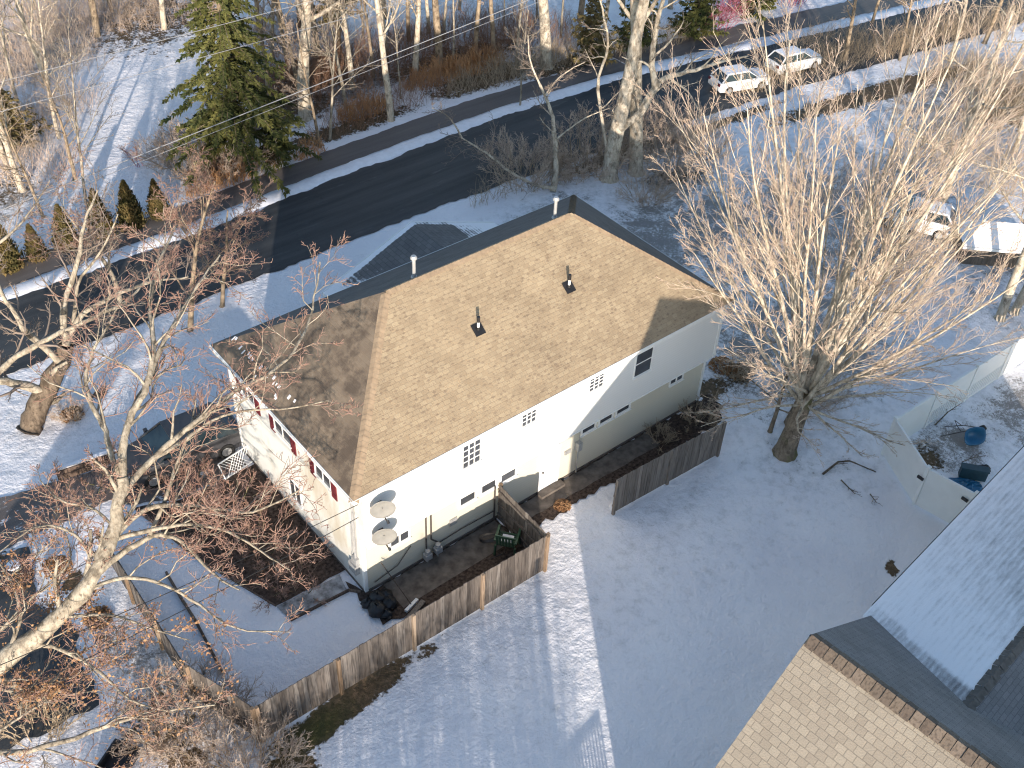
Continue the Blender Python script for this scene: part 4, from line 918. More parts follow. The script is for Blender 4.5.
# --- shrubs (bare brush)
CB = dict(levels=3, seg=[.4, .3, .25], wob=[.12, .16, .18], up=[.1, .12, .1], nch=[8, 6], t0=[.25, .15], lr=[.5, .5], ang=[(20, 50), (25, 55)], rr=[.6, .6], minr=.006, taper=.35)
def shrub(name, label, base, h, w_, n, mats, seed, group=None, cat='shrub'):
    t = thing(name, label, cat, base, 0, group); r = random.Random(seed); out = newout()
    for k in range(n):
        a = r.uniform(0, 6.28); q = math.sqrt(r.random())*w_*.45; d = Vector((math.cos(a)*q*1.1, math.sin(a)*q*1.1, h*.9)).normalized()
        grow(out, Vector((math.cos(a)*q, math.sin(a)*q, -.05)), rdir(d, R(r.uniform(0, 22)), r), h*r.uniform(.6, 1.05), .016, 0, CB, r)
    mesh_levels(t, out, None, [('stems', mats[0], [0]), ('twigs', mats[1], [1, 2])]); return t
s1 = shrub('bare_shrub', 'rust-brown shrub in the dark bed beside the end wall, nearest the bins', P(300, 585), 1.0, 1.6, 15, ('bark_brown', 'twig_red'), 1, 'shrubs in the dark bed')
for i, (pp, lb, s_) in enumerate([((262, 545), 'rust-brown shrub in the dark bed, middle of the row', 1.15), ((228, 505), 'rust-brown shrub in the dark bed below the white lattice', 1.2), ((195, 520), 'rust-brown shrub at the snow side of the dark bed', 1.0), ((262, 585), 'low reddish shrub at the lower snow edge of the dark bed', .9), ((180, 488), 'shrub at the driveway end of the dark bed', 1.1), ((120, 478), 'reddish shrub by the low timber wall at the driveway', 1.2), ((85, 500), 'reddish shrub between the driveway and the little snow patch', 1.1)]):
    dup(s1, P(*pp), i*1.3, lb, s_)
s2 = shrub('bare_shrub', 'tangled brown shrub at the right front corner of the house', P(697, 418), 1.0, 1.3, 26, ('twig_tan', 'twig_tan'), 2)
s2b = dup(s2, P(735, 376), 1.0, 'round dark brown bush behind the right corner of the house', .8)
dup(s2, P(660, 440), 2.0, 'sparse straw-coloured shrub behind the short grey fence', .65)
dup(s2, P(40, 735), 2.6, 'brown brush at the bottom left beside the dark paving', 1.2)
s3 = shrub('bare_shrub', 'tan bush on the snow right of the two stout trunks', P(668, 165), 1.7, 3.0, 60, ('twig_tan', 'twig_pink'), 3, 'brush behind the house')
for i, (pp, lb, s_) in enumerate([((700, 150), 'grey-brown bush left of the blue snow, near the parked white car', .9), ((648, 195), 'dark low bush under the right stout trunk', .8), ((588, 160), 'tall tangled bush at the kerb left of the stout trunks', 1.3), ((520, 178), 'tangled bush at the kerb left of the small crooked tree', 1.1), ((655, 145), 'tall tangled bush at the kerb right of the stout trunks', 1.25), ((575, 175), 'low bush left of the stout trunks', .7), ((215, 740), 'brown bramble outside the fence corner, bottom left', .95), ((180, 715), 'bramble against the fence, nearest the left picture edge', .8), ((250, 765), 'bramble at the bottom edge below the fence corner', .8), ((205, 170), 'dark thicket below the left side of the spruce', 1.3), ((185, 165), 'thicket at the snowy yard side of the spruce', 1.0), ((820, 395), 'brown brush behind the maple trunk', .7), ((70, 415), 'rust-brown leafy clump on the left lawn', .35)]):
    dup(s3, P(*pp), i*1.1, lb, s_)

# --- thickets that nobody could count
def thicket(name, label, regions, mat, seed, dens, h, thin=.007, lean=.35, nside=3):
    r = random.Random(seed); m = MB()
    for (x, y, rx, ry, a) in regions:
        n = int(dens*rx*ry*3.14); c_, s_ = math.cos(R(a)), math.sin(R(a))
        for k in range(n):
            q = math.sqrt(r.random()); t_ = r.uniform(0, 6.283); u = q*math.cos(t_)*rx; v = q*math.sin(t_)*ry
            p = Vector((x+u*c_-v*s_, y+u*s_+v*c_, -.04)); hh = h*r.uniform(.35, 1.1)*(1.1-.5*q); d = Vector((r.gauss(0, lean), r.gauss(0, lean), 1)).normalized()
            p1 = p+d*hh*.5; d2 = (d+Vector((r.gauss(0, .3), r.gauss(0, .3), -.05))).normalized(); p2 = p1+d2*hh*.5
            m.tube([p, p1, p2], [thin*1.3, thin, thin*.5], 3, cap=False)
            for j in range(nside):
                f = r.uniform(.3, 1); q0 = p.lerp(p1, f*2) if f < .5 else p1.lerp(p2, f*2-1); d3 = rdir(d2, R(r.uniform(25, 60)), r); m.tube([q0, q0+d3*hh*r.uniform(.15, .35)], [thin*.7, thin*.4], 3, cap=False)
    o = m.build(name, mat); return tag(o, label, 'brush', kind='stuff')
def pr_(x, y): q = P(x, y); return q.x, q.y
thicket('dry_grass', 'strip of tall orange dry grass in front of the woods', [(*pr_(440, 78), 2.6, .9, 0), (*pr_(475, 68), 2.2, .9, 0), (*pr_(365, 112), 1.8, .8, 0), (*pr_(205, 190), 1.0, .4, 0), (*pr_(232, 182), 1.4, .35, 0), (*pr_(310, 155), .9, .35, 0)], 'drygrass', 1, 80, 1.3, .014, .25, 2)
thicket('brush', 'tan brush on both banks of the street behind the stout trunks', [(27, 26.4, 5, 1.1, -3), (32, 26.0, 4.5, 1.1, -5), (23, 15.9, 3.2, .7, 0), (27, 15.3, 3.0, .7, -3), (30.5, 15.0, 3, .7, -3), (18.5, 16.4, 1.8, .4, 0), (37, 24.6, 3.5, .8, -8)], 'twig_tan', 2, 30, 1.9)
thicket('brush', 'pinkish brush in the woods between the spruce and the orange grass', [(*pr_(330, 80), 4, 3, 0), (*pr_(380, 60), 5, 3, 0), (*pr_(290, 40), 4, 3, 0), (*pr_(410, 100), 3, 1.2, 0), (*pr_(520, 45), 5, 2.5, 0), (*pr_(345, 128), 2.5, .8, 0), (*pr_(460, 40), 6, 2.5, 0), (*pr_(240, 175), 2.5, 1.0, 0), (*pr_(270, 90), 4, 2, 0)], 'rust', 3, 24, 2.0)
thicket('brush', 'dense twiggy brush along the top left edge of the snowy yard', [(*pr_(35, 60), 5, 3.5, 40), (*pr_(95, 15), 5, 4, 0), (*pr_(150, 10), 5, 4, 0), (*pr_(10, 130), 2.5, 3, 0), (*pr_(30, 170), 2.5, 1.5, 0), (*pr_(60, 110), 2, 1.5, 0), (*pr_(10, 20), 4, 4, 0)], 'twig_pink', 4, 22, 2.2)
thicket('brush', 'brown hedge-like brush along the right end of the street', [(*pr_(840, 62), 6, 1.2, -9), (*pr_(900, 45), 6, 1.5, -12), (*pr_(960, 30), 6, 1.6, -12), (*pr_(820, 45), 4, 1.2, -9), (*pr_(960, 75), 3, 2.2, 0), (*pr_(770, 85), 2.4, .6, -6)], 'twig_tan', 5, 24, 1.6)
thicket('brush', 'golden-brown thicket right of the maple crown', [(*pr_(985, 130), 5, 2.8, 0), (*pr_(1010, 175), 3, 1.8, 0), (*pr_(925, 160), 3, 1.5, 0), (*pr_(1020, 90), 4, 3, 0)], 'twig_tan', 6, 22, 1.5)

# --- conifers
def spruce(label, base, h, w_, seed, dens=1.0, mat='needles', name='spruce_tree', bare=.12, drop=.35):
    t = thing(name, label, 'tree', base); r = random.Random(seed)
    m = MB(); m.tube([(0, 0, -.1), (0.02, 0, h*.5), (0, .02, h*.97)], [w_*.06, w_*.035, .015], 8); m.build('trunk', 'bark_brown', t, smooth=True)
    br = MB(); nd = MB(); nb_ = int(150*dens)
    for k in range(nb_):
        f = bare+(1-bare)*(k+r.random())/nb_; z = h*f; Lb = w_*(1-f)**.75*r.uniform(.40, 1.28)+.12; a = r.uniform(0, 6.283); o = Vector((math.cos(a), math.sin(a), 0)); n = 5; pts = []
        for j in range(n+1):
            s_ = j/n; pts.append(Vector((0, 0, z))+o*Lb*s_+Vector((0, 0, Lb*(.10*s_-drop*s_*s_+.12*s_**3))))
        br.tube(pts, [.03*(1-.8*j/n)*(1-f*.5) for j in range(n+1)], 3, cap=False)
        sd = Vector((-o.y, o.x, 0))
        for q in range(int(22*Lb/1.5*dens)+6):
            s_ = r.uniform(.12, 1.0)**.8; i = min(n-1, int(s_*n)); p = pts[i].lerp(pts[i+1], s_*n-i)
            sp = (o*r.uniform(.1, .9)+sd*r.choice((-1, 1))*r.uniform(.3, 1)+Vector((0, 0, r.uniform(-.9, .15)))).normalized(); ln = r.uniform(.22, .5)*(.5+.5*(1-f))*(1.15-.4*s_)
            wv = sp.cross(Vector((r.gauss(0, 1), r.gauss(0, 1), r.gauss(0, 1)))).normalized()*r.uniform(.03, .065); e = p+sp*ln
            nd.quad([p-wv*.4, p+sp*ln*.45-wv, e, p+sp*ln*.45+wv]); w2 = wv.cross(sp).normalized()*wv.length; nd.quad([p-w2*.4, p+sp*ln*.5-w2, e-Vector((0, 0, .04)), p+sp*ln*.5+w2])
    br.build('branches', 'bark_brown', t); nd.build('crown', mat, t); return t
sp = spruce('big drooping green spruce beyond the street, upper left', P(242, 168), 13.5, 3.6, 1, 2.1, drop=.55, bare=.12)
s_ = spruce('small bright green fir at the foot of the big spruce', P(278, 163), 2.6, .9, 2, .8)
MT['olive'] = m_leafy('olive_needles', (.12, .10, .04), (.26, .20, .09), 1.2)
spruce('olive-coloured pine at the top, right of the big spruce', P(340, 55), 8, 2.4, 3, 1.1, 'olive', 'pine_tree', .3, .1)
spruce('second olive-coloured pine behind the first, near the top edge', P(300, 30), 9, 2.2, 4, .9, 'olive', 'pine_tree', .3, .1)
spruce('tan bushy conifer left of the stout trunks across the street', P(590, 62), 4.2, 1.5, 5, 1.0, 'olive', 'pine_tree', .05, .0)
spruce('dark conifer glimpsed between the two stout trunks', P(635, 48), 4.5, 1.6, 6, 1.0, 'needles', 'pine_tree', .05, .1)
spruce('green conifer just left of the magenta shrub', P(695, 35), 4.2, 1.9, 7, 1.1, 'needles', 'pine_tree', .03, .1)
spruce('dark green conifer right of the magenta shrub', P(752, 14), 4.5, 2.0, 8, 1.0, 'needles', 'pine_tree', .03, .1)
spruce('olive evergreen at the left edge above the cone-shaped shrubs', P(15, 145), 3.0, 1.7, 9, .9, 'olive', 'pine_tree', .03, .1)
m_ = shrub('magenta_shrub', 'small magenta tree at the top edge by the far sidewalk', P(713, 26), 2.6, 2.2, 46, ('magenta', 'magenta'), 9)
dup(m_, P(790, 2), 2, 'second magenta shrub, at the top edge beyond the road', 1.0)
m__ = shrub('tiny_shrub', 'tiny red-leaved sapling on the snowy yard above the cone-shaped shrubs', P(140, 165), 1.5, .5, 5, ('magenta', 'twig_red'), 12)
# cone-shaped arborvitae
def arb(label, base, h, w_, seed):
    t = thing('arborvitae', label, 'shrub', base, 0, 'cone-shaped shrubs beyond the street'); r = random.Random(seed)
    m = MB(); m.tube([(0, 0, -.05), (0, 0, h*.6)], [.05, .02], 6); m.build('trunk', 'bark_brown', t); m = MB()
    for k in range(5200):
        f = r.random()**1.25; rr = w_*.5*(1-f)**.8*(1+.16*math.sin(7*f*6+k % 5))*(1 if f > .08 else .75+f*3); a = r.uniform(0, 6.283); q = rr*(r.uniform(.7, 1.02) if r.random() < .8 else r.uniform(1.0, 1.32))
        p = Vector((math.cos(a)*q, math.sin(a)*q, f*h)); o = Vector((math.cos(a), math.sin(a), 0)); d = (o*.35+Vector((r.gauss(0, .2), r.gauss(0, .2), 1))).normalized(); s_ = d.cross(o+Vector((r.gauss(0, .5), r.gauss(0, .5), 0))).normalized()*r.uniform(.018, .035); ln = r.uniform(.08, .16)
        m.quad([p-s_*.5, p+s_*.5, p+d*ln*.6+s_, p+d*ln, p+d*ln*.6-s_])
    m.build('crown', 'arb', t); return t
a0 = arb('rightmost cone-shaped arborvitae beyond the street', P(160, 216), 1.9, .95, 1)
for i, (pp, lb, s_, rz_) in enumerate([((133, 226), 'second cone-shaped arborvitae from the right', 1.22, 1), ((103, 234), 'third cone-shaped arborvitae from the right', 1.2, 2), ((68, 246), 'fourth cone-shaped arborvitae from the right', 1.1, 3), ((10, 268), 'cone-shaped arborvitae at the left picture edge', 1.25, 4.4), ((38, 258), 'shrubby arborvitae, fifth from the right', .9, 5)]):
    dup(a0, P(*pp), rz_, lb, s_)

# ------------------------------------------------------------------ utility cables and poles
def cable(label, a, b_, sag, r_=.014, name='utility_cable'):
    a = Vector(a); b_ = Vector(b_); pts = [(a.lerp(b_, k/24)+Vector((0, 0, -sag*4*(k/24)*(1-k/24)))) for k in range(25)]
    o = MB().tube(pts, r_, 5).build(name, 'servwire' if name == 'service_cable' else 'wire', smooth=True); return tag(o, label, 'cable')
def poleat(x, y, h, label):
    t = thing('utility_pole', label, 'pole', (x, y, 0)); MB().tube([(0, 0, -.2), (0, 0, h)], [.16, .11], 10).build('shaft', 'bark_dark', t); MB().box(-.06, .06, -1.1, 1.1, h-.9, h-.75).build('crossarm', 'bark_dark', t); return t
cable('upper utility cable crossing in front of the spruce', (-24, 24, 8.5), (56, 24, 8.9), .25)
cable('second utility cable, just under the upper one', (-24, 24, 7.35), (56, 24, 7.6), .25)
cL = PY(100, 168, 22); cR = PY(512, 4, 22); dd = (cR-cL)
cable('thick lower cable rising from the snowy yard to the top centre', cL-dd*.9, cR+dd*1.1, .15, .022)
cable('thin cable running just under the thick lower one', cL-dd*.9+Vector((0, .1, -.35)), cR+dd*1.1+Vector((0, .1, -.4)), .15, .012)
cable('upper service cable ending at the house corner below the eave', (-.08, -.05, 4.35), P(-60, 690, 6.8), .15, .012, 'service_cable')
cable('lower service cable ending at the house corner below the eave', (-.08, -.02, 3.75), P(-60, 730, 6.0), .15, .012, 'service_cable')

# ------------------------------------------------------------------ cars
def car(label, base, rz, paint, snowy=True, name='parked_car'):
    """x forward, 4.4 m long"""
    t = thing(name, label, 'car', base, rz, 'cars near the street' if name == 'parked_car' else None)
    def loft(secs, nm, mat, par, sm=True, bev=.0):
        m = MB(); n = len(secs[0])
        for s_ in secs: m.v += s_
        for j in range(len(secs)-1):
            for k in range(n): k2 = (k+1) % n; m.f.append((j*n+k, j*n+k2, (j+1)*n+k2, (j+1)*n+k))
        m.f.append(tuple(range(n))[::-1]); m.f.append(tuple((len(secs)-1)*n+k for k in range(n)))
        return m.build(nm, mat, par, smooth=False, bevel=bev)
    def sec(x, w_, z0, z1, sh):  # lower body section ring
        return [(x, -w_, z0), (x, -w_*1.0, (z0+z1)/2), (x, -w_*sh, z1), (x, 0, z1+.03), (x, w_*sh, z1), (x, w_, (z0+z1)/2), (x, w_, z0)]
    body = loft([sec(-2.2, .72, .38, .72, .9), sec(-2.08, .84, .25, .92, .92), sec(-1.3, .89, .2, .98, .93), sec(0, .9, .2, .96, .93), sec(.9, .9, .2, .94, .93), sec(1.6, .87, .22, .86, .9), sec(2.08, .80, .25, .72, .88), sec(2.22, .66, .36, .6, .85)], 'body', paint, t, bev=.03)
    def cs(x, w0, w1, z0, z1): return [(x, -w0, z0), (x, -w1, z1), (x, w1, z1), (x, w0, z0)]
    m = MB(); A = [(-2.0, .8, .95), (-1.45, .66, 1.42), (.25, .66, 1.45), (1.05, .78, .94)]
    # cabin: glass volume with painted roof
    v = [(-2.0, -.8, .93), (1.1, -.8, .93), (1.1, .8, .93), (-2.0, .8, .93), (-1.5, -.64, 1.42), (.3, -.64, 1.42), (.3, .64, 1.42), (-1.5, .64, 1.42)]
    m.v += v; m.f += [(0, 1, 5, 4), (1, 2, 6, 5), (2, 3, 7, 6), (3, 0, 4, 7), (4, 5, 6, 7), (3, 2, 1, 0)]; m.build('windows', 'carglass', t)
    m = MB(); m.obox((-.6, 0, 1.44), (.98, 0, 0), (0, .66, 0), (0, 0, .025)); m.build('roof', paint, t, bevel=.02)
    m = MB()
    for s_ in (-1, 1):
        m.beam((1.08, s_*.8, .95), (.32, s_*.655, 1.43), .06, .05); m.beam((-1.98, s_*.8, .95), (-1.5, s_*.655, 1.43), .09, .06); m.beam((-.45, s_*.81, .95), (-.45, s_*.655, 1.43), .07, .04)
    m.build('pillars', paint, t)
    for x in (-1.35, 1.38):
        for s_ in (-1, 1):
            wv = MB(); wv.tube([(x, s_*.92, .32), (x, s_*.72, .32)], .32, 18); wo = wv.build('wheel', 'tyre', t); rm = MB(); rm.tube([(x, s_*.93, .32), (x, s_*.915, .32)], .19, 12); rm.build('rim', 'metal', wo)
    for s_ in (-1, 1):
        m = MB(); m.obox((2.12, s_*.58, .66), (.09, 0, 0), (0, .15, 0), (0, 0, .06)); m.build('headlight', 'metal', t); m = MB(); m.obox((-2.14, s_*.64, .78), (.06, 0, 0), (0, .12, 0), (0, 0, .09)); m.build('tail_light', 'shutter', t); m = MB(); m.obox((.85, s_*.98, 1.0), (.07, 0, 0), (0, .08, 0), (0, 0, .06)); m.build('mirror', paint, t)
    if snowy:
        m = MB(); m.obox((-.6, 0, 1.485), (.9, 0, 0), (0, .6, 0), (0, 0, .02)); m.obox((1.62, 0, .945), (.42, 0, -.045), (0, .68, 0), (0, 0, .02)); m.build('snow_cover', 'snow', t, bevel=.02)
    return t
c0 = car('white car with snow on its roof parked at the near side of the street', P(738, 87), R(-16), 'carwhite'); c0.scale = (.8,)*3
c1 = dup(c0, P(792, 68), R(-9), 'white car mostly hidden behind the maple crown, farther along the street', .8)
c2 = dup(c0, P(914, 226), R(118), 'white car standing on the snowy ground behind the maple, upper right', .88)
c3 = car('charcoal car parked on the driveway at the far end of the house side', (-1.95, 9.15, 0), R(176), 'cardark', snowy=False, name='parked_car')

# ------------------------------------------------------------------ small things
# white lattice panel leaning by the end wall
t = thing('lattice_panel', 'white lattice panel leaning near the end wall', 'lattice', P(240, 470)); m = MB()
for k in range(-6, 12):
    for s_ in (-1, 1):
        x = k*.13; a = Vector((x, 0, .02)); b_ = Vector((x+s_*.55, .3, .55))
        if -.62 <= a.x <= .62 and -.75 <= b_.x <= .75: m.beam(a, b_, .022, .012)
m.build('slats', 'trim', t); m = MB(); m.beam((-.65, 0, .02), (.65, 0, .02), .04, .03); m.beam((-.65, .3, .56), (.65, .3, .56), .04, .03); m.beam((-.65, 0, .02), (-.65, .3, .56), .04, .03); m.beam((.65, 0, .02), (.65, .3, .56), .04, .03); m.build('frame', 'trim', t); t.rotation_euler = (0, 0, R(10))
# plastic garden chair
t = thing('garden_chair', 'dark green plastic garden chair in the fenced corner of the patio', 'chair', tuple(P(507, 549)), R(128)); t.scale = (1.22,)*3
m = MB()
for k in range(6): m.box(-.25, .25, -.24+k*.085, -.185+k*.085, .40, .43)
for k in range(5): m.box(-.25+k*.115, -.21+k*.115, -.25, .25, .385, .40)
m.build('seat', 'green', t); m = MB()
for k in range(6): x = -.24+k*.087; m.obox((x+.03, .33, .68), (.033, 0, 0), (0, .012, .0), (0, .07, .26))
m.obox((0, .41, .95), (.27, 0, 0), (0, .015, 0), (0, .012, .05)); m.build('backrest', 'green', t)
for x in (-.27, .27):
    for y in (-.25, .27): m = MB(); m.beam((x*1.08, y*1.1, 0), (x, y, .41), .05, .05); m.build('leg', 'green', t)
    m = MB(); m.beam((x*1.08, -.27, .64), (x*1.08, .33, .66), .06, .03); m.beam((x*1.08, -.25, .4), (x*1.08, -.25, .64), .05, .04); m.build('armrest', 'green', t)
# snow showing in the seat grid
m = MB(); m.box(-.16, .16, -.15, .12, .431, .438); m.build('snow', 'snow', t)
# big wire wheel / hose hoop
def torus(mb, c, R_, r_, ax, n=30):
    ax = Vector(ax).normalized(); a = ax.orthogonal().normalized(); b_ = ax.cross(a); mb.tube([Vector(c)+(a*math.cos(2*math.pi*k/n)+b_*math.sin(2*math.pi*k/n))*R_ for k in range(n+1)], r_, 6, cap=False)
t = thing('hose_hoop', 'dark coiled garden hose leaning behind the green chair', 'garden hose', tuple(P(489, 545))); m = MB()
for k in range(6): torus(m, (0, .02*k, .34), .33-.010*k, .016, (.5, 1, .35))
m.build('coil', 'darkmetal', t); m = MB(); m.tube([(.2, 0, .1), (.5, -.3, .02), (.2, -.6, .02), (-.4, -.5, .02)], .014, 6); m.build('loose_end', 'darkmetal', t)
# rubbish bags / bin at the house corner
t = thing('rubbish_bags', 'heap of black rubbish bags at the front house corner', 'rubbish bags', (.1, -.75, 0)); r = random.Random(6)
for (x, y, s_) in ((-.25, -.1, .3), (.2, -.15, .26), (.02, .25, .28), (.3, .22, .22), (-.35, .3, .2), (-.1, -.4, .2)):
    m = MB(); pf = [(s_*.55, 0), (s_*1.0, s_*.25), (s_*1.05, s_*.6), (s_*.75, s_*1.0), (s_*.25, s_*1.2), (s_*.12, s_*1.4)]
    m.lathe(pf, 12, (x, y, 0)); m.v = [(a+r.uniform(-.04, .04), b2+r.uniform(-.04, .04), c+r.uniform(-.03, .03)) for a, b2, c in m.v]; m.build('bag', 'black', t, smooth=True)
# broom and leaning stick
t = thing('broom', 'push broom leaning at the house corner beside the black bags', 'broom', (.85, -1.35, 0)); m = MB(); m.tube([(0, 0, .08), (-.35, 1.15, 1.35)], .016, 7); m.build('handle', 'timber', t); m = MB(); m.obox((0, 0, .06), (.28, .08, 0), (-.02, .05, 0), (0, 0, .05)); m.build('head', 'trim', t)
tag(MB().beam((.35, -1.75, .08), (1.25, -1.45, .08), .16, .06, .6).build('board', 'greyfence'), 'short grey board lying on the ground below the black bags', 'board')
# edging timbers
r = random.Random(2)
def poly_beam(name, label, pts, w_, h, mat='timber', cat='edging'):
    m = MB()
    for k in range(len(pts)-1): m.beam((*pts[k], h/2-.02), (*pts[k+1], h/2-.02), w_, h, r.random())
    return tag(m.build(name, mat), label, cat)
poly_beam('garden_edging', 'raised timber edging along the left side of the snowy patio', [(-4.78, 4.6), (-4.86, 3.4), (-4.9, 2.3), (-5.12, .1)], .07, .13)
poly_beam('bed_edging', 'thin dark edging at the lower end of the frosted bed', [(-2.52, .52), (-.40, .40), (-.15, .1)], .06, .1)
poly_beam('bed_edging', 'black edging board between the dark bed and the patio snow', [(-4.4, 7.9), (-3.7, 4.5), (-2.6, 1.3)], .04, .06)
# low timber retaining wall by driveway
t = thing('retaining_wall', 'low dark timber wall between the driveway and the street-side lawn', 'wall', (-5.95, 10.75, 0), R(-8)); m = MB()
for k in range(5):
    m = MB(); m.beam((0+k*1.25, 0, .12), (1.2+k*1.25, 0, .12), .2, .24, .3); m.beam((.02+k*1.25, .02, .34), (1.18+k*1.25, .02, .34), .18, .19, .5); m.build('timber', 'timber', t)
m = MB(); m.obox((2.6, .03, .47), (2.5, 0, 0), (0, .07, 0), (0, 0, .03)); m.build('snow', 'snow', t)
# wooden gate remains / rail on the small snow patch
t = thing('railing', 'white handrail with dark bars beside the dark paving, left edge', 'railing', P(34, 545)); d1 = P(54, 606)-P(34, 545)
m = MB(); m.beam((0, 0, .55), (d1.x, d1.y, .55), .09, .05); m.build('top_rail', 'trim', t); m = MB()
for k in range(14): p = d1*(k/13); m.tube([(p.x, p.y, 0), (p.x, p.y, .54)], .015, 5)
m.build('bars', 'darkmetal', t); m = MB(); m.beam((.12, 0, .1), (d1.x+.12, d1.y, .1), .05, .05); m.build('lower_rail', 'trim', t)
def leafpile(label, base, s_, mat='leaf', seed=1, name='leaf_pile', flat=.5):
    m = MB(); r = random.Random(seed)
    for k in range(420):
        a = r.uniform(0, 6.283); q = math.sqrt(r.random())*s_; z = s_*flat*(1-(q/s_)**2)*r.uniform(.5, 1)
        p = Vector((math.cos(a)*q, math.sin(a)*q, z+.02)); u = Vector((r.gauss(0, 1), r.gauss(0, 1), r.gauss(0, .4))).normalized()*r.uniform(.03, .08); v = u.cross(Vector((r.gauss(0, 1), r.gauss(0, 1), 1))).normalized()*u.length*.7
        m.quad([p-u, p+v, p+u, p-v])
    return tag(m.build(name, mat, at=base), label, 'leaves', kind=None)
leafpile('round pile of rust-brown leaves on the left lawn', P(72, 415), .45, 'leaf', 1)
leafpile('mound of mossy brown leaves on the small snow patch by the driveway', P(56, 568), .5, 'drygrass', 2)
leafpile('scattered rust-brown leaves on the snow left of the fence', P(98, 618), .45, 'leaf', 3, flat=.1)
leafpile('brown leaf heap in the gravel bed right of the door', (7.6, -1.0, 0), .3, 'leaf', 4, flat=.4)
leafpile('heap of brown leaves behind the right corner of the house', P(722, 366), .55, 'leaf', 5)
leafpile('dark brown leaf mound right of the heap by the house corner', P(737, 372), .5, 'leaf', 6)
# bins at bottom left
t = thing('dark_bin', 'dark blue-black bin with a snowy lid on the paving at the left edge', 'bin', P(20, 582)); m = MB(); m.lathe([(.25, 0), (.32, .1), (.35, .75)], 14); m.build('body', 'black', t); m = MB(); m.lathe([(.36, .75), (.37, .8), (.2, .86)], 14); m.build('lid', 'black', t); m = MB(); m.lathe([(.24, .84), (.2, .89), (.1, .9)], 12); m.build('snow', 'snow', t)
t = thing('cold_frame', 'black open frame lying on the snow at the bottom left edge', 'frame', P(116, 768)); t.rotation_euler = (0, 0, R(32)); m = MB(); m.box(-.65, .65, -.4, -.34, 0, .3); m.box(-.65, .65, .34, .4, 0, .3); m.box(-.65, -.59, -.34, .34, 0, .3); m.box(.59, .65, -.34, .34, 0, .3); m.build('sides', 'black', t); m = MB(); m.box(-.59, .59, -.34, .34, .02, .05); m.build('base', 'black', t)
# wheelbarrow lying in yard
t = thing('wheelbarrow', 'blue wheelbarrow tipped on its side in the white-fenced yard', 'wheelbarrow', P(968, 440)); t.rotation_euler = (0, 0, R(-28))
m = MB(); n = 16; rings = [(.16, .12, .0), (.26, .2, .12), (.36, .30, .28), (.40, .34, .30), (.36, .30, .285), (.24, .18, .14), (.14, .10, .03)]
for rx, ry, z in rings:
    for k in range(n): a = 2*math.pi*k/n; m.v.append((rx*1.15*math.copysign(abs(math.cos(a))**.7, math.cos(a)), ry*1.1*math.copysign(abs(math.sin(a))**.7, math.sin(a)), z))
for j in range(len(rings)-1):
    for k in range(n): k2 = (k+1) % n; m.f.append((j*n+k, j*n+k2, (j+1)*n+k2, (j+1)*n+k))
m.f.append(tuple(range(n))[::-1]); m.f.append(tuple((len(rings)-1)*n+k for k in range(n)))
q = Matrix.Rotation(R(62), 4, 'X'); m.v = [tuple(q @ Vector(p)+Vector((0, 0, .32))) for p in m.v]; m.build('tray', 'blue', t, smooth=True)
for s_ in (-1, 1):
    m = MB(); m.tube([(.42, .28+.02*s_, .30+.03*s_), (-.2, .3, .35+.18*s_), (-1.0, .32, .3+.26*s_)], .018, 7); m.build('handle', 'darkmetal', t)
m = MB(); m.tube([(-.25, .3, .5), (-.4, .62, .52), (-.2, .62, .2), (-.2, .3, .2)], .015, 6); m.build('stand', 'darkmetal', t)
m = MB(); m.tube([(.62, .20, .20), (.60, .32, .22)], .22, 18); wo = m.build('wheel', 'tyre', t); m = MB(); m.tube([(.622, .19, .20), (.598, .33, .22)], .09, 10); m.build('rim', 'metal', wo)
# dark crate and blue tarp
t = thing('storage_box', 'dark teal storage box standing on the blue tarp in the white-fenced yard', 'box', P(971, 478)); t.rotation_euler = (0, 0, R(-52)); m = MB(); m.box(-.48, .48, -.14, .14, .04, .5); m.build('body', 'teal', t, bevel=.02); m = MB(); m.box(-.5, .5, -.16, .16, .5, .56); m.build('lid', 'teal', t, bevel=.015)
def crumple(name, label, base, rx, ry, mat, seed, h=.12, cat='tarp'):
    r = random.Random(seed); m = MB(); n = 14; m.v = []
    for j in range(n+1):
        for i in range(n+1):
            u, v = i/n*2-1, j/n*2-1; k = math.sqrt(1-.45*v*v); k2 = math.sqrt(1-.45*u*u); m.v.append((u*rx*k+r.gauss(0, .02), v*ry*k2+r.gauss(0, .02), .02+max(0, h*r.random()*(1-u*u)*(1-v*v)+.03*math.sin(5*u+7*v))))
    for j in range(n):
        for i in range(n): a = j*(n+1)+i; m.f.append((a, a+1, a+n+2, a+n+1))
    o = m.build(name, mat, at=base); return tag(o, label, cat)
crumple('tarp', 'crumpled blue tarp under the dark teal box', P(962, 486), .75, .42, 'blue', 2).rotation_euler = (0, 0, R(-40))
crumple('tarp', 'black crumpled plastic right of the dark teal box', P(983, 470), .35, .22, 'black', 3, .1, 'tarp')
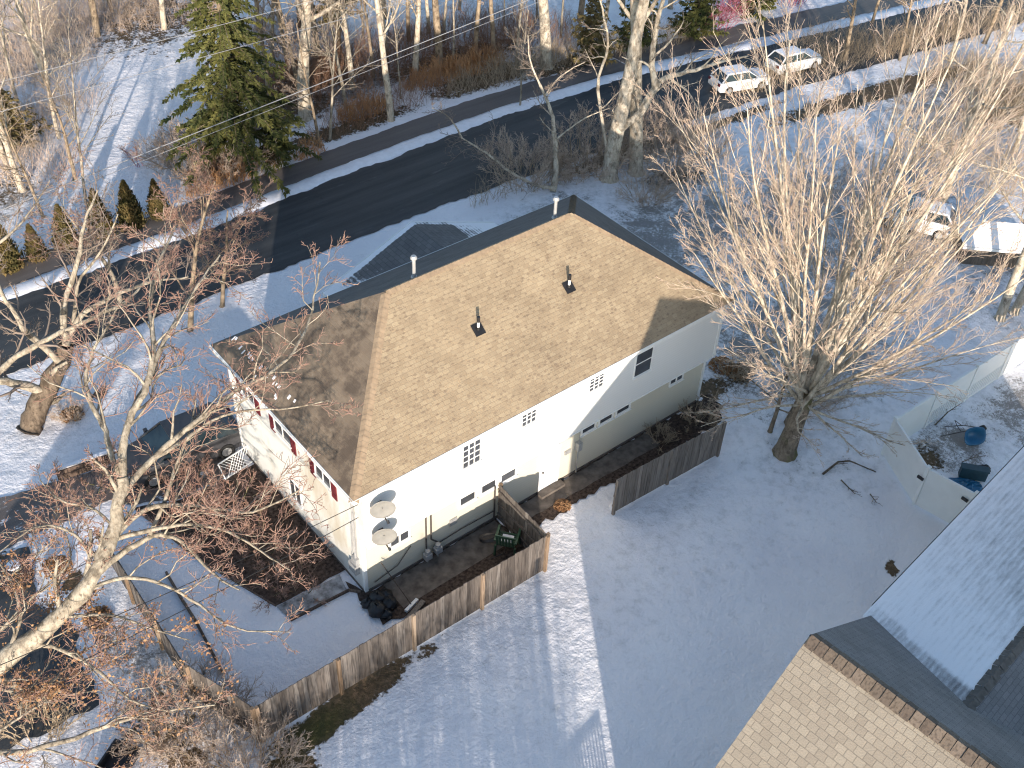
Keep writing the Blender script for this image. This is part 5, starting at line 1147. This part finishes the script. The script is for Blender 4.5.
# fallen branches
def stick(label, pts, r_, seed=1):
    r = random.Random(seed); pv = [P(x, y, z) for x, y, z in pts]; o0 = pv[0].copy(); out = newout(); rel = [p-o0 for p in pv]; rad = [r_*(1-.6*k/(len(rel)-1)) for k in range(len(rel))]; dirs = [(rel[min(k+1, len(rel)-1)]-rel[max(0, k-1)]).normalized() for k in range(len(rel))]
    out[0].append((rel, rad)); side(out, rel, rad, dirs, 1.2, 0, dict(CB, nch=[5, 2], lr=[.4, .4], minz=0, up=[0, 0, 0]), r)
    m = MB()
    for lv in out:
        for a, b_ in lv: m.tube(a, b_, 5, cap=False)
    tag(m.build('fallen_branch', 'bark_dark', at=o0), label, 'branch')
stick('longest fallen branch on the snow between the maple and the white fence', [(823, 474, .03), (838, 462, .1), (850, 461, .12), (876, 472, .05)], .05, 1)
stick('short dark stick on the snow below the long fallen branch', [(841, 480, .02), (848, 487, .03), (855, 494, .02)], .03, 2)
stick('smallest dark stick, right of the short one on the snow', [(870, 494, .02), (877, 503, .03)], .025, 3)
stick('forked dark branch lying beyond the wheelbarrow', [(935, 425, .05), (948, 412, .2), (960, 404, .5)], .03, 4)
stick('bent branch lying on the snow between the wheelbarrow and the teal box', [(962, 462, .03), (972, 458, .1), (985, 456, .08)], .02, 5)
# snow-covered shed at the right edge
sA = P(964, 246, 1.0); sB = P(1030, 252, 1.0); ex = (sB-sA); ex.z = 0; az_ = math.atan2(ex.y, ex.x)
t = thing('shed', 'low shed with a bright snow-covered roof at the right picture edge', 'shed', (sA.x, sA.y, 0), az_)
W_, Dp = 4.2, 2.3
m = MB(); m.box(.1, W_-.1, .1, Dp-.1, -.1, .98); m.build('wall', 'greyfence', t)
m = MB(); m.quad([(0, 0, 1.0), (W_, 0, 1.0), (W_-.9, Dp*.5, 1.75), (.9, Dp*.5, 1.75)]); m.quad([(0, Dp, 1.0), (.9, Dp*.5, 1.75), (W_-.9, Dp*.5, 1.75), (W_, Dp, 1.0)]); m.quad([(0, 0, 1.0), (.9, Dp*.5, 1.75), (0, Dp, 1.0)]); m.quad([(W_, 0, 1.0), (W_, Dp, 1.0), (W_-.9, Dp*.5, 1.75)]); m.build('roof', 'snow', t)
m = MB(); m.box(-.03, W_+.03, -.04, -.005, .86, .99); m.build('fascia', 'trim', t)
